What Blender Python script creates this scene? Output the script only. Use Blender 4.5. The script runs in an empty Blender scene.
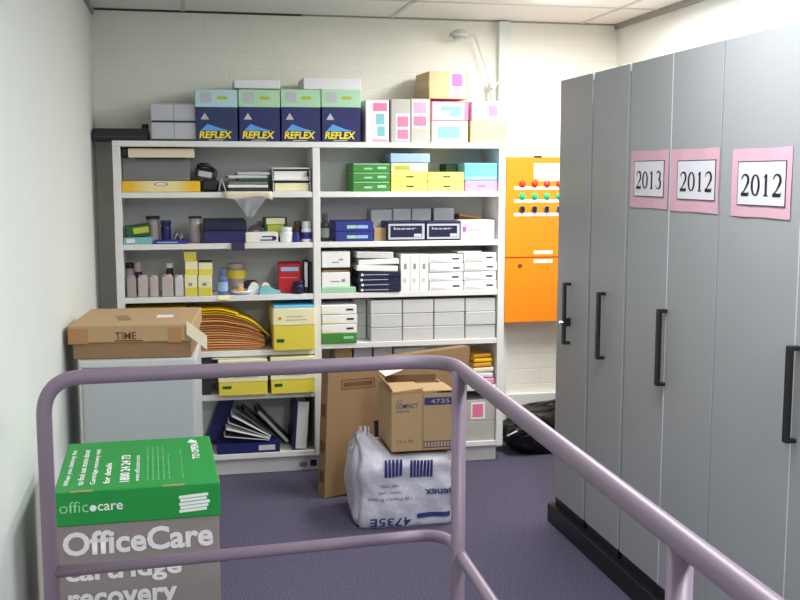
import bpy, bmesh, math, random
from mathutils import Vector, Matrix
random.seed(7)
scene = bpy.context.scene
COL = scene.collection
PI = math.pi

# ------------------------------------------------------------------ camera numbers
FPX, YAW, PIT = 1035.18, .2054, .1197
CAM = Vector((.3435, -5.4239, 1.5912))
_cy, _sy, _cp, _sp = math.cos(YAW), math.sin(YAW), math.cos(PIT), math.sin(PIT)
FW = Vector((_sy*_cp, _cy*_cp, -_sp)); RT = Vector((_cy, -_sy, 0)); UP = RT.cross(FW)
def ray(u, v): return FW + RT*((u-400)/FPX) - UP*((v-300)/FPX)
def atY(u, v, Y):
    d = ray(u, v); return CAM + d*((Y-CAM.y)/d.y)
def atZ(u, v, Z):
    d = ray(u, v); return CAM + d*((Z-CAM.z)/d.z)

# ------------------------------------------------------------------ materials
def lin(c): return c/12.92 if c <= .04045 else ((c+.055)/1.055)**2.4
def rgb(r, g, b): return (lin(r/255), lin(g/255), lin(b/255), 1)
MATS = {}
def mat(name, col, rough=.6, metal=0, var=.06, scale=12, bump=0, bscale=60, coat=0, spec=.5):
    if name in MATS: return MATS[name]
    m = bpy.data.materials.new(name); m.use_nodes = True
    nt = m.node_tree; b = nt.nodes['Principled BSDF']
    b.inputs['Roughness'].default_value = rough; b.inputs['Metallic'].default_value = metal
    b.inputs['Specular IOR Level'].default_value = spec
    if coat: b.inputs['Coat Weight'].default_value = coat
    tc = nt.nodes.new('ShaderNodeTexCoord')
    n = nt.nodes.new('ShaderNodeTexNoise'); n.inputs['Scale'].default_value = scale; n.inputs['Detail'].default_value = 4
    nt.links.new(tc.outputs['Object'], n.inputs['Vector'])
    mx = nt.nodes.new('ShaderNodeMix'); mx.data_type = 'RGBA'
    mx.inputs['A'].default_value = tuple(c*(1-var) for c in col[:3])+(1,)
    mx.inputs['B'].default_value = tuple(min(1, c*(1+var)) for c in col[:3])+(1,)
    nt.links.new(n.outputs['Fac'], mx.inputs['Factor'])
    nt.links.new(mx.outputs['Result'], b.inputs['Base Color'])
    if bump:
        n2 = nt.nodes.new('ShaderNodeTexNoise'); n2.inputs['Scale'].default_value = bscale; n2.inputs['Detail'].default_value = 3
        nt.links.new(tc.outputs['Object'], n2.inputs['Vector'])
        bp = nt.nodes.new('ShaderNodeBump'); bp.inputs['Strength'].default_value = bump; bp.inputs['Distance'].default_value = .01
        nt.links.new(n2.outputs['Fac'], bp.inputs['Height']); nt.links.new(bp.outputs['Normal'], b.inputs['Normal'])
    MATS[name] = m; return m

def brick_mat():
    m = mat('painted_brick', rgb(242, 240, 230), .75, var=.03, scale=4)
    nt = m.node_tree; b = nt.nodes['Principled BSDF']
    tc = nt.nodes.new('ShaderNodeTexCoord'); mp = nt.nodes.new('ShaderNodeMapping')
    mp.inputs['Rotation'].default_value = (PI/2, 0, 0)
    nt.links.new(tc.outputs['Object'], mp.inputs['Vector'])
    br = nt.nodes.new('ShaderNodeTexBrick')
    br.inputs['Scale'].default_value = 1; br.inputs['Brick Width'].default_value = .24; br.inputs['Row Height'].default_value = .09
    br.inputs['Mortar Size'].default_value = .006; br.inputs['Mortar Smooth'].default_value = 1
    nt.links.new(mp.outputs['Vector'], br.inputs['Vector'])
    inv = nt.nodes.new('ShaderNodeMath'); inv.operation = 'SUBTRACT'; inv.inputs[0].default_value = 1
    nt.links.new(br.outputs['Fac'], inv.inputs[1])
    n = nt.nodes.new('ShaderNodeTexNoise'); n.inputs['Scale'].default_value = 35
    nt.links.new(tc.outputs['Object'], n.inputs['Vector'])
    ad = nt.nodes.new('ShaderNodeMath'); ad.operation = 'MULTIPLY_ADD'; ad.inputs[1].default_value = .25
    nt.links.new(n.outputs['Fac'], ad.inputs[0]); nt.links.new(inv.outputs[0], ad.inputs[2])
    bp = nt.nodes.new('ShaderNodeBump'); bp.inputs['Strength'].default_value = .32; bp.inputs['Distance'].default_value = .004
    nt.links.new(ad.outputs[0], bp.inputs['Height']); nt.links.new(bp.outputs['Normal'], b.inputs['Normal'])
    return m

def carpet_mat():
    m = bpy.data.materials.new('carpet'); m.use_nodes = True; nt = m.node_tree; b = nt.nodes['Principled BSDF']
    b.inputs['Roughness'].default_value = .95; b.inputs['Specular IOR Level'].default_value = .15
    tc = nt.nodes.new('ShaderNodeTexCoord')
    n = nt.nodes.new('ShaderNodeTexNoise'); n.inputs['Scale'].default_value = 140; n.inputs['Detail'].default_value = 5
    nt.links.new(tc.outputs['Object'], n.inputs['Vector'])
    cr = nt.nodes.new('ShaderNodeValToRGB')
    cr.color_ramp.elements[0].position = .3; cr.color_ramp.elements[0].color = rgb(66, 62, 82)
    cr.color_ramp.elements[1].position = .72; cr.color_ramp.elements[1].color = rgb(112, 107, 131)
    nt.links.new(n.outputs['Fac'], cr.inputs['Fac']); nt.links.new(cr.outputs['Color'], b.inputs['Base Color'])
    bp = nt.nodes.new('ShaderNodeBump'); bp.inputs['Strength'].default_value = .6; bp.inputs['Distance'].default_value = .004
    nt.links.new(n.outputs['Fac'], bp.inputs['Height']); nt.links.new(bp.outputs['Normal'], b.inputs['Normal'])
    return m

def plastic_film():
    m = bpy.data.materials.new('clear_film'); m.use_nodes = True; b = m.node_tree.nodes['Principled BSDF']
    b.inputs['Base Color'].default_value = rgb(225, 230, 235); b.inputs['Roughness'].default_value = .15
    b.inputs['Alpha'].default_value = .22
    return m

def ombre_mat():
    # printed carton: yellow ends fading to a pale centre, a print that belongs to the box
    m = bpy.data.materials.new('yellow_print'); m.use_nodes = True; nt = m.node_tree; b = nt.nodes['Principled BSDF']
    b.inputs['Roughness'].default_value = .5
    tc = nt.nodes.new('ShaderNodeTexCoord'); sx = nt.nodes.new('ShaderNodeSeparateXYZ')
    nt.links.new(tc.outputs['Object'], sx.inputs[0])
    ab = nt.nodes.new('ShaderNodeMath'); ab.operation = 'ABSOLUTE'; nt.links.new(sx.outputs['X'], ab.inputs[0])
    cr = nt.nodes.new('ShaderNodeValToRGB')
    cr.color_ramp.elements[0].position = .06; cr.color_ramp.elements[0].color = rgb(240, 225, 165)
    cr.color_ramp.elements[1].position = .15; cr.color_ramp.elements[1].color = rgb(240, 190, 40)
    nt.links.new(ab.outputs[0], cr.inputs['Fac']); nt.links.new(cr.outputs['Color'], b.inputs['Base Color'])
    return m

M_WALL = mat('painted_plaster', rgb(226, 230, 226), .8, var=.02, scale=3, bump=.05, bscale=25)
M_BRICK = brick_mat(); M_CARPET = carpet_mat()
M_CEIL = mat('ceiling_tile', rgb(236, 236, 231), .9, var=.03, scale=30, bump=.15, bscale=180)
M_TRIM = mat('grey_trim', rgb(150, 150, 148), .6)
M_TBAR = mat('tile_grid', rgb(208, 208, 203), .6)
M_SHELF = mat('white_laminate', rgb(232, 231, 228), .45, var=.02)
M_BACKP = mat('shelf_back', rgb(222, 224, 222), .6, var=.03)
M_WHITE = mat('white_card', rgb(232, 233, 236), .6, var=.03)
M_PAPER = mat('white_paper', rgb(240, 240, 238), .7, var=.02)
M_CREAM = mat('cream_paper', rgb(238, 226, 200), .7, var=.03)
M_LGREY = mat('pale_grey_card', rgb(205, 205, 205), .65, var=.04)
M_TGREY = mat('taupe_grey_card', rgb(186, 182, 174), .7, var=.03)
M_STORE = mat('light_grey_card', rgb(214, 216, 222), .65, var=.03)
M_GREY = mat('grey_card', rgb(190, 193, 202), .65, var=.05)
M_MGREY = mat('mid_grey_plastic', rgb(120, 122, 126), .5)
M_DGREY = mat('dark_grey_plastic', rgb(52, 54, 58), .5)
M_BLACK = mat('black_plastic', rgb(22, 22, 26), .4)
M_BROWN = mat('cardboard', rgb(184, 154, 114), .8, var=.05, scale=8, bump=.08, bscale=40)
M_BROWN2 = mat('dark_cardboard', rgb(146, 116, 82), .8, var=.06, scale=8, bump=.08, bscale=40)
M_TAN = mat('tan_cardboard', rgb(212, 184, 138), .75, var=.05)
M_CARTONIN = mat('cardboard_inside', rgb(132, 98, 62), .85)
M_TAPE = mat('packing_tape', rgb(205, 180, 140), .3)
M_TAPEB = mat('brown_tape', rgb(176, 132, 84), .35)
M_NAVY = mat('navy_card', rgb(26, 30, 96), .45)
M_NAVYG = mat('navy_teal_card', rgb(26, 44, 92), .45)
M_DNAVY = mat('dark_navy', rgb(20, 24, 62), .45)
M_BLUE = mat('blue_card', rgb(42, 50, 138), .45)
M_SKY = mat('sky_blue_card', rgb(110, 190, 232), .5)
M_LBLUE = mat('light_blue_card', rgb(160, 190, 235), .5)
M_SWOOSH = mat('swoosh_blue', rgb(90, 160, 235), .5)
M_CYAN = mat('pale_cyan_card', rgb(182, 220, 226), .5)
M_MINT = mat('mint_card', rgb(178, 222, 186), .5)
M_GREEN = mat('green_card', rgb(64, 140, 52), .5, var=.15, scale=25)
M_DGREEN = mat('dark_green_card', rgb(30, 84, 42), .5)
M_LIDGREEN = mat('lid_green', rgb(22, 144, 60), .5, var=.03)
M_LGREEN = mat('pale_green_wrap', rgb(160, 214, 174), .5)
M_LIME = mat('lime_print', rgb(184, 192, 50), .5)
M_YEL = mat('yellow_card', rgb(228, 210, 70), .5, var=.04)
M_PYEL = mat('pale_yellow_card', rgb(246, 228, 120), .5, var=.05)
M_LYEL = mat('cream_yellow_card', rgb(240, 234, 188), .5)
M_YENV = mat('yellow_envelope', rgb(246, 205, 20), .5)
M_ORENV = mat('orange_envelope', rgb(222, 154, 98), .7, var=.1)
M_ORENV2 = mat('amber_envelope', rgb(234, 180, 110), .7, var=.1)
M_ORANGE = mat('orange_enamel', rgb(246, 142, 20), .4, var=.02)
M_ORSPOT = mat('orange_print', rgb(232, 130, 30), .5)
M_RED = mat('red_card', rgb(190, 26, 36), .45)
M_REDL = mat('red_lamp', rgb(226, 60, 44), .25)
M_GRNL = mat('green_lamp', rgb(30, 200, 130), .25)
M_PINK = mat('pink_print', rgb(236, 122, 160), .55)
M_LPINK = mat('pale_pink_card', rgb(240, 160, 190), .6, var=.03)
M_MAG = mat('magenta_print', rgb(186, 100, 206), .55)
M_TEAL = mat('teal_print', rgb(128, 190, 200), .55)
M_PURP = mat('purple_dark', rgb(58, 40, 80), .6)
M_CARD = mat('sign_card', rgb(222, 222, 230), .6, var=.02)
M_SIGNP = mat('pink_sign_paper', rgb(218, 172, 188), .7, var=.04)
M_INK = mat('black_ink', rgb(26, 26, 36), .6, var=0)
M_INKB = mat('navy_ink', rgb(48, 54, 120), .6, var=.1)
M_INKBR = mat('brown_ink', rgb(104, 66, 44), .7, var=.1)
M_INKG = mat('grey_ink', rgb(150, 150, 150), .7)
M_WTXT = mat('white_ink', rgb(236, 242, 236), .6, var=0)
M_LGTXT = mat('pale_green_ink', rgb(150, 214, 160), .6, var=0)
M_YTXT = mat('yellow_ink', rgb(244, 224, 40), .5, var=0)
M_OCBOX = mat('taupe_carton', rgb(142, 132, 130), .65, var=.04)
M_OCTXT = mat('pale_taupe_ink', rgb(232, 228, 230), .6, var=.02)
M_MAUVE = mat('mauve_enamel', rgb(128, 112, 128), .42, var=.03)
M_STEEL = mat('grey_enamel', rgb(160, 163, 166), .38, var=.015, scale=3)
M_STEELW = mat('pale_enamel', rgb(214, 218, 222), .4, var=.02)
M_CAB = mat('cabinet_grey', rgb(184, 190, 192), .45, var=.02)
M_CABTOP = mat('cabinet_top', rgb(206, 210, 208), .45, var=.02)
M_BAG = mat('white_polythene', rgb(210, 208, 221), .28, var=.04, bump=.8, bscale=26)
M_BBAG = mat('black_polythene', rgb(12, 12, 14), .22, var=.1, bump=.7, bscale=14)
M_CHROME = mat('chrome', rgb(210, 210, 212), .2, metal=1)
M_LAMP = mat('lamp_enamel', rgb(206, 210, 206), .4)
M_JAR = mat('frosted_jar', rgb(170, 158, 156), .35)
M_BEIGE = mat('beige_bottle', rgb(192, 180, 172), .45)
M_AMBER = mat('brown_bottle', rgb(120, 84, 66), .4)
M_TBLUE = mat('steel_blue_bottle', rgb(84, 112, 160), .4)
M_GOLD = mat('golden_packet', rgb(226, 162, 46), .35)
M_FILM = plastic_film(); M_OMBRE = ombre_mat()

# ------------------------------------------------------------------ mesh helpers
class MB:
    def __init__(s): s.bm = bmesh.new()
    def box(s, x0, y0, z0, x1, y1, z1, bev=0, seg=1, rot=None, piv=None):
        t = bmesh.new()
        bmesh.ops.create_cube(t, size=1)
        for v in t.verts:
            v.co = Vector((x0+(v.co.x+.5)*(x1-x0), y0+(v.co.y+.5)*(y1-y0), z0+(v.co.z+.5)*(z1-z0)))
        if bev: bmesh.ops.bevel(t, geom=list(t.edges), offset=bev, segments=seg, affect='EDGES', profile=.5)
        if rot:
            p = Vector(piv) if piv else Vector(((x0+x1)/2, (y0+y1)/2, (z0+z1)/2))
            bmesh.ops.rotate(t, verts=t.verts, cent=p, matrix=rot)
        s.merge(t); return s
    def merge(s, t):
        me = bpy.data.meshes.new('tmp'); t.to_mesh(me); t.free(); s.bm.from_mesh(me); bpy.data.meshes.remove(me)
    def tube(s, pts, r, seg=12, caps=True):
        pts = [Vector(p) for p in pts]; rings = []
        up = Vector((0, 0, 1)); prev = None
        for i, p in enumerate(pts):
            d = ((pts[min(i+1, len(pts)-1)]-p).normalized() + (p-pts[max(i-1, 0)]).normalized()).normalized()
            if prev is None:
                a = d.cross(up if abs(d.z) < .9 else Vector((1, 0, 0))).normalized()
            else:
                a = (prev - d*prev.dot(d)).normalized()
            prev = a; b = d.cross(a)
            rr = r[i] if isinstance(r, (list, tuple)) else r
            rings.append([s.bm.verts.new(p+a*math.cos(2*PI*k/seg)*rr+b*math.sin(2*PI*k/seg)*rr) for k in range(seg)])
        for A, B in zip(rings, rings[1:]):
            for k in range(seg): s.bm.faces.new((A[k], A[(k+1) % seg], B[(k+1) % seg], B[k]))
        if caps:
            s.bm.faces.new(rings[0][::-1]); s.bm.faces.new(rings[-1])
        return s
    def lathe(s, prof, c=(0, 0, 0), seg=20, axis='Z'):
        c = Vector(c); rings = []
        for r, z in prof:
            ring = []
            for k in range(seg):
                a = 2*PI*k/seg
                q = Vector((r*math.cos(a), r*math.sin(a), z))
                if axis == 'Y': q = Vector((q.x, -q.z, q.y))
                if axis == 'X': q = Vector((q.z, q.x, q.y))
                ring.append(s.bm.verts.new(c+q))
            rings.append(ring)
        for A, B in zip(rings, rings[1:]):
            for k in range(seg): s.bm.faces.new((A[k], A[(k+1) % seg], B[(k+1) % seg], B[k]))
        s.bm.faces.new(rings[0][::-1]); s.bm.faces.new(rings[-1]); return s
    def sheet(s, fn, nu, nv, th=0):
        """grid surface fn(a,b), a,b in 0..1, optional thickness along normal"""
        g = [[s.bm.verts.new(fn(i/nu, j/nv)) for j in range(nv+1)] for i in range(nu+1)]
        fs = [s.bm.faces.new((g[i][j], g[i+1][j], g[i+1][j+1], g[i][j+1])) for i in range(nu) for j in range(nv)]
        if th:
            bmesh.ops.recalc_face_normals(s.bm, faces=fs)
            bmesh.ops.solidify(s.bm, geom=fs, thickness=th)
        return s
    def poly(s, pts):
        s.bm.faces.new([s.bm.verts.new(p) for p in pts]); return s
    def prism(s, pts2, y0, y1):
        """x,z outline extruded along y"""
        A = [s.bm.verts.new((x, y0, z)) for x, z in pts2]; B = [s.bm.verts.new((x, y1, z)) for x, z in pts2]
        n = len(A)
        s.bm.faces.new(A); s.bm.faces.new(B[::-1])
        for k in range(n): s.bm.faces.new((A[k], B[k], B[(k+1) % n], A[(k+1) % n]))
        return s
    def build(s, name, m, parent=None, loc=None, rotz=0, smooth=False, label=None, fix=True):
        if fix: bmesh.ops.recalc_face_normals(s.bm, faces=s.bm.faces)
        me = bpy.data.meshes.new(name); s.bm.to_mesh(me); s.bm.free()
        me.materials.append(m)
        if smooth:
            for p in me.polygons: p.use_smooth = True
        o = bpy.data.objects.new(name, me); COL.objects.link(o)
        if parent: o.parent = parent
        if loc is not None: o.location = loc
        if rotz: o.rotation_euler = (0, 0, rotz)
        if label: o['label'] = label
        return o

def tag(o, label, cat, group=None):
    o['label'] = label; o['category'] = cat
    if group: o['group'] = group
    return o
def struct(o): o['kind'] = 'structure'; return o
def thing(name, label, cat, loc=(0, 0, 0), rotz=0, group=None, rot=None):
    o = bpy.data.objects.new(name, None); COL.objects.link(o); o.empty_display_size = .05
    o.location = loc; o.rotation_euler = rot if rot else (0, 0, rotz)
    return tag(o, label, cat, group)
def dup(root, loc, label, rotz=None, group=None):
    r = root.copy(); COL.objects.link(r); r.location = loc
    if rotz is not None: r.rotation_euler = (0, 0, rotz)
    r['label'] = label
    if group: r['group'] = group
    for ch in root.children:
        c = ch.copy(); COL.objects.link(c); c.parent = r
        for g in ch.children:
            d = g.copy(); COL.objects.link(d); d.parent = c
    return r

def text_mesh(body, bold=0):
    cu = bpy.data.curves.new('txt', 'FONT'); cu.body = body; cu.offset = bold; cu.resolution_u = 3
    o = bpy.data.objects.new('txt', cu); COL.objects.link(o)
    dg = bpy.context.evaluated_depsgraph_get(); dg.update()
    me = bpy.data.meshes.new_from_object(o.evaluated_get(dg))
    bpy.data.objects.remove(o); bpy.data.curves.remove(cu)
    return me
def lettering(body, org, ax, ay, w, h, m, parent=None, bold=.0, name='lettering', slant=0, warp=None):
    """flat print: text fitted in a w x h field that starts at org and runs along ax, up along ay"""
    me = text_mesh(body, bold)
    xs = [v.co.x for v in me.vertices]; ys = [v.co.y for v in me.vertices]
    x0, x1, y0, y1 = min(xs), max(xs), min(ys), max(ys)
    org, ax, ay = Vector(org), Vector(ax), Vector(ay)
    for v in me.vertices:
        a = (v.co.x-x0)/(x1-x0)*w; b = (v.co.y-y0)/(y1-y0)*h
        p = org+ax*(a+slant*b)+ay*b
        v.co = warp(p) if warp else p
    me.materials.clear(); me.materials.append(m); me.name = name
    o = bpy.data.objects.new(name, me); COL.objects.link(o)
    if parent: o.parent = parent
    return o

def strokes(defs, org, ax, ay, w, h, m, parent, name='digit'):
    """thick and thin pen strokes; defs: list of [(x,y,width)...] in a unit box"""
    org, ax, ay = Vector(org), Vector(ax), Vector(ay); b = MB()
    for st in defs:
        L = []
        for i, (x, y, wd) in enumerate(st):
            x0, y0, _ = st[max(i-1, 0)]; x1, y1, _ = st[min(i+1, len(st)-1)]
            dx, dy = (x1-x0)*w, (y1-y0)*h; n = math.hypot(dx, dy) or 1
            nx, ny = -dy/n*wd*w/2, dx/n*wd*w/2
            L.append((b.bm.verts.new(org+ax*(x*w+nx)+ay*(y*h+ny)), b.bm.verts.new(org+ax*(x*w-nx)+ay*(y*h-ny))))
        for (a, c), (d, e) in zip(L, L[1:]): b.bm.faces.new((a, c, e, d))
    return b.build(name, m, parent, fix=False)

def arc(cx, cy, rx, ry, a0, a1, n, wf):
    return [(cx+rx*math.cos(a), cy+ry*math.sin(a), wf(a)) for a in [math.radians(a0+(a1-a0)*i/n) for i in range(n+1)]]
side = lambda a: .07+.16*abs(math.cos(a))
DIG = {
 '0': [arc(.5, .5, .37, .47, 0, 360, 24, side)],
 '1': [[(.5, 0, .23), (.5, 1, .23)], [(.25, .015, .05), (.75, .015, .05)], [(.25, .84, .06), (.5, .98, .08)]],
 '2': [arc(.48, .72, .36, .27, 170, -20, 14, lambda a: .09+.15*max(0, math.cos(a))) + [(.66, .45, .16), (.4, .22, .09), (.12, .07, .07)],
       [(.08, .055, .2), (.86, .055, .2)], [(.86, .0, .06), (.93, .2, .05)]],
 '3': [arc(.46, .77, .32, .22, 150, -80, 14, lambda a: .09+.13*max(0, math.cos(a))), arc(.46, .29, .38, .27, 80, -160, 14, lambda a: .09+.16*max(0, math.cos(a)))],
}

# carton helper: local frame, x centred, y 0..d (front at y=0), z 0..h
def panel(parent, w, h, fx0, fx1, fz0, fz1, m, name='printed_label', lift=.0012, y=0):
    return MB().box(-w/2+fx0*w, y-lift, fz0*h, -w/2+fx1*w, y, fz1*h).build(name, m, parent)
def carton_mesh(w, d, h, bev=.003): return MB().box(-w/2, 0, 0, w/2, d, h, bev)
def px_box(u0, u1, vt, Y, z):
    a, b = atY(u0, vt, Y), atY(u1, vt, Y)
    xa, xb = a.x, b.x
    if .05 < z < 1.7 and Y > -.2:                                       # keep clear of the uprights of the bay it stands in
        lo, hi = (.0395, 1.0065) if (xa+xb)/2 < 1.027 else (1.0475, 2.0205)
        xa, xb = max(xa, lo), min(xb, hi)
    return (xa+xb)/2, xb-xa, (a.z+b.z)/2-z
def carton(name, label, cat, u0, u1, vt, Y, z, d, m, group=None, rotz=0, bev=.003, decor=(), h=None):
    x, w, hh = px_box(u0, u1, vt, Y, z); h = h or hh
    if decor:
        t = thing(name, label, cat, (x, Y, z), rotz, group)
        carton_mesh(w, d, h, bev).build('carton_body', m, t)
        for dd in decor:
            panel(t, w, h, *dd[:5], name=dd[5] if len(dd) > 5 else 'printed_label', lift=.001+.0005*decor.index(dd))
    else:
        t = tag(carton_mesh(w, d, h, bev).build(name, m, None, (x, Y, z), rotz), label, cat, group)
    return t, x, w, h

ORD = ['leftmost', 'second from left', 'third from left', 'fourth from left', 'fifth from left']

# ------------------------------------------------------------------ room
XL, XR, YB, ZC, YF = -.1057, 2.836, .35, 2.462, -7.2
struct(MB().box(XL-.15, YF-.15, -.1, XR+.15, YB+.15, 0).build('floor', M_CARPET))
struct(MB().box(XL-.15, YF-.15, ZC, XR+.15, YB+.15, ZC+.1).build('ceiling', M_CEIL))
struct(MB().box(XL-.15, YF-.15, 0, XL, YB+.15, ZC).build('wall_left', M_WALL))
struct(MB().box(XR, YF-.15, 0, XR+.15, YB+.15, ZC).build('wall_right', M_WALL))
struct(MB().box(XL, YB, 0, XR, YB+.15, ZC).build('wall_back', M_BRICK))
struct(MB().box(XL, YF-.15, 0, XR, YF, ZC).build('wall_front', M_WALL))
n = 1
def trim(x0, y0, z0, x1, y1, z1, m):
    global n
    struct(MB().box(x0, y0, z0, x1, y1, z1).build('trim_%d' % n, m)); n += 1
trim(XR-.018, YF, ZC-.03, XR, YB, ZC, M_TRIM)
trim(XL, YF, ZC-.03, XL+.012, YB, ZC, M_TRIM)
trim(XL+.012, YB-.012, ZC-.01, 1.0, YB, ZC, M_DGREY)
trim(1.0, YB-.012, ZC-.008, XR-.018, YB, ZC, M_TRIM)
for x in (.365, 1.5, 2.61): trim(x-.012, YF, ZC-.004, x+.012, YB-.012, ZC, M_TBAR)
for y in (-.21, -.81, -1.41): trim(XL+.012, y-.012, ZC-.004, XR-.018, y+.012, ZC, M_TBAR)
trim(2.108, YB-.05, 0, 2.173, YB, ZC-.01, M_WALL)                      # white service duct on the back wall
trim(2.175, YB-.03, .205, XR, YB, .305, M_WALL)                        # low ledge along the brick

# ------------------------------------------------------------------ shelving unit
H, W = 1.766, 2.06
SU = thing('shelving_unit', 'tall white two-bay open shelving unit along the painted brick wall', 'shelves')
for a, b in ((0, .038), (1.008, 1.046), (2.022, 2.06)):
    MB().box(a, 0, .0 if 0 else .09, b, .34, H-.03, .002).build('side_panel', M_SHELF, SU)
MB().box(0, -.002, H-.03, W, .34, H-.0008, .002).build('top_board', M_SHELF, SU)
S1, S2, S3, L4, L5, BT = 1.507, 1.243, .970, .677, .4445, .1215
R4, R5 = .7005, .437
for z in (S1, S2, S3, L4, L5, BT): MB().box(.038, .004, z-.03, 1.008, .327, z-.0008, .002).build('shelf_board', M_SHELF, SU)
for z in (S1, S2, S3, R4, R5, BT): MB().box(1.046, .004, z-.03, 2.022, .327, z-.0008, .002).build('shelf_board', M_SHELF, SU)
for a, b in ((.038, 1.008), (1.046, 2.022)): MB().box(a, .328, .09, b, .34, H-.03).build('back_panel', M_BACKP, SU)
kb = MB().box(.03, .05, 0, 2.035, .33, .0895).build('kick_board', M_SHELF, SU)
MB().box(.925, .0485, .02, .968, .05, .045).build('sticker', M_INKG, kb)
MB().box(.985, .0485, .02, 1.02, .05, .055).build('sticker', M_NAVY, kb)

# ------------------------------------------------------------------ on top of the shelves
t = thing('document_case', 'long flat black case on top of shelves, touching the left wall', 'case', (.03, .05, H))
MB().box(-.125, 0, 0, .145, .26, .062, .006, 2).build('case_body', M_BLACK, t)
MB().box(-.115, -.003, .018, .135, 0, .024).build('lid_seam', M_DGREY, t)
MB().lathe([(.018, 0), (.018, .02), (.012, .026)], (.13, .08, .062), 12).build('corner_piece', M_BLACK, t)

x1, w, hh = px_box(151, 173.5, 121.5, .03, H)
for k, (u, up) in enumerate(((162.2, 0), (184.8, 0), (162.2, 1), (184.8, 1))):
    lab = ['small pale grey box, lower left of four beside the navy paper boxes', 'small pale grey box, lower right of four beside the navy paper boxes',
           'small pale grey box, upper left of four beside the navy paper boxes', 'small pale grey box, upper right of four beside the navy paper boxes'][k]
    x = atY(u, 121, .03).x; z = H+up*.0935
    t = thing('storage_box', lab, 'box', (x, .03+.006*up, z), 0, 'small grey boxes on the shelf top')
    MB().box(-.0565, 0, .008, .0565, .24, .0925, .004).build('carton_body', M_GREY, t)
    MB().box(-.055, .002, 0, .055, .238, .0082).build('base_tray', M_BLACK, t)

def reflex(u0, u1, lab, lidm, bodym):
    x, w, h = px_box(u0, u1, 89.5, .015, H); w -= .003
    t = thing('paper_carton', lab, 'box', (x, .015, H), 0, 'navy copy paper cartons on the shelf top')
    hb = h*.66
    MB().box(-w/2+.002, .002, 0, w/2-.002, .30, hb, .002).build('carton_body', bodym, t)
    l = MB().box(-w/2, 0, hb, w/2, .302, h, .002).build('lid', lidm, t)
    MB().box(-w*.38, -.001, hb+h*.09, -w*.12, 0, hb+h*.28).build('barcode_label', M_GREY, l)
    MB().box(w*.02, -.001, hb+h*.15, w*.26, 0, hb+h*.21).build('printed_mark', M_LIME, l)
    p = MB(); p.poly([(-w*.38, -.0005, h*.205), (w*.32, -.0005, h*.205), (w*.1, -.0005, h*.245), (-w*.22, -.0005, h*.335)]).build('swoosh', M_SWOOSH, t)
    p = MB(); p.poly([(-w*.38, -.0005, h*.42), (-w*.18, -.0005, h*.42), (-w*.28, -.0005, h*.55)]).build('triangle_mark', M_GREY, t)
    lettering('REFLEX', (-w*.42, -.001, h*.055), (1, 0, 0), (0, 0, 1), w*.76, h*.14, M_YTXT, t, .035, slant=.15)
    MB().box(-w*.2, -.0005, h*.015, w*.15, .002, h*.03).build('printed_line', M_GREY, t)
    return t
reflex(194.5, 237.5, 'navy paper carton with pale cyan lid on shelf top', M_CYAN, M_NAVYG)
reflex(238, 280, 'navy paper carton with mint lid beside the cyan lidded one', M_MINT, M_NAVY)
reflex(280.3, 320.7, 'middle of the three mint lidded navy paper cartons on shelf top', M_MINT, M_NAVY)
reflex(321, 361, 'navy mint lidded paper carton next to the first pink labelled box', M_MINT, M_NAVY)
zt = atY(260, 89.5, .015).z
for (u0, u1, vt, lab) in ((234, 280, 79.5, 'white ream lying on the left navy paper cartons'), (303.5, 361, 77.5, 'longer white ream lying on the right navy paper cartons')):
    carton('paper_ream', lab, 'paper ream', u0, u1, vt, .03, zt+.006, .26, M_WHITE, 'white reams on the navy cartons')

def toner(u0, u1, vt, z, lab, m, decor, d=.28, Y=.02, rotz=0, group='toner boxes on the shelf top', name='toner_box'):
    t, x, w, h = carton(name, lab, 'box', u0, u1, vt, Y, z, d, m, group, rotz, decor=decor)
    return x, w, h, t
x, w, h, t = toner(365.5, 389, 100, H, 'white box with pink band and teal printed label on shelf top', M_WHITE,
      [(.32, .92, .74, .93, M_PINK, 'printed_band'), (.38, .86, .1, .72, M_PAPER), (.44, .8, .42, .68, M_TEAL, 'printed_mark'), (.5, .82, .14, .38, M_TEAL, 'printed_mark'), (.3, .95, .02, .07, M_LPINK, 'printed_band')])
t.rotation_euler = (0, 0, .04)
x, w, h, t = toner(391, 410.5, 99, H, 'narrow grey box with pink label low on its front', M_TGREY,
      [(.25, .95, .04, .66, M_PAPER), (.32, .88, .08, .3, M_PINK, 'printed_mark'), (.32, .88, .36, .6, M_PINK, 'printed_mark')])
z6 = h
x, w, h, t = toner(411, 430.5, 98.7, H, 'narrow grey box with pink label high on its front', M_TGREY,
      [(.05, .86, .33, .97, M_PAPER), (.12, .8, .38, .6, M_PINK, 'printed_mark'), (.12, .8, .66, .92, M_LPINK, 'printed_mark')])
x, w, h9, t = toner(431.3, 468, 121, H, 'grey box with pale teal label under the pink ended box', M_TGREY, [(.08, .85, .1, .88, M_PAPER), (.18, .78, .2, .75, M_TEAL, 'printed_mark')])
x, w, h8, t = toner(431.3, 468.5, 101.3, H+h9+.0005, 'pink ended white box with teal label under brown carton', M_PINK,
      [(.04, .88, .05, .92, M_PAPER), (.25, .8, .2, .75, M_TEAL, 'printed_mark'), (.28, .5, .15, .5, M_PAPER, 'printed_mark')])
x, w, h12, t = toner(470.5, 507, 121, H, 'tan box at right end of shelf top', M_TAN, [], d=.2)
toner(472, 513, 101.5, H+h12+.0005, 'white box with pink print overhanging right shelf end', M_WHITE, [(.04, .72, .1, .85, M_PAPER), (.1, .36, .2, .75, M_LPINK, 'printed_mark'), (.4, .62, .25, .78, M_PINK, 'printed_mark')], d=.2)
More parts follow.
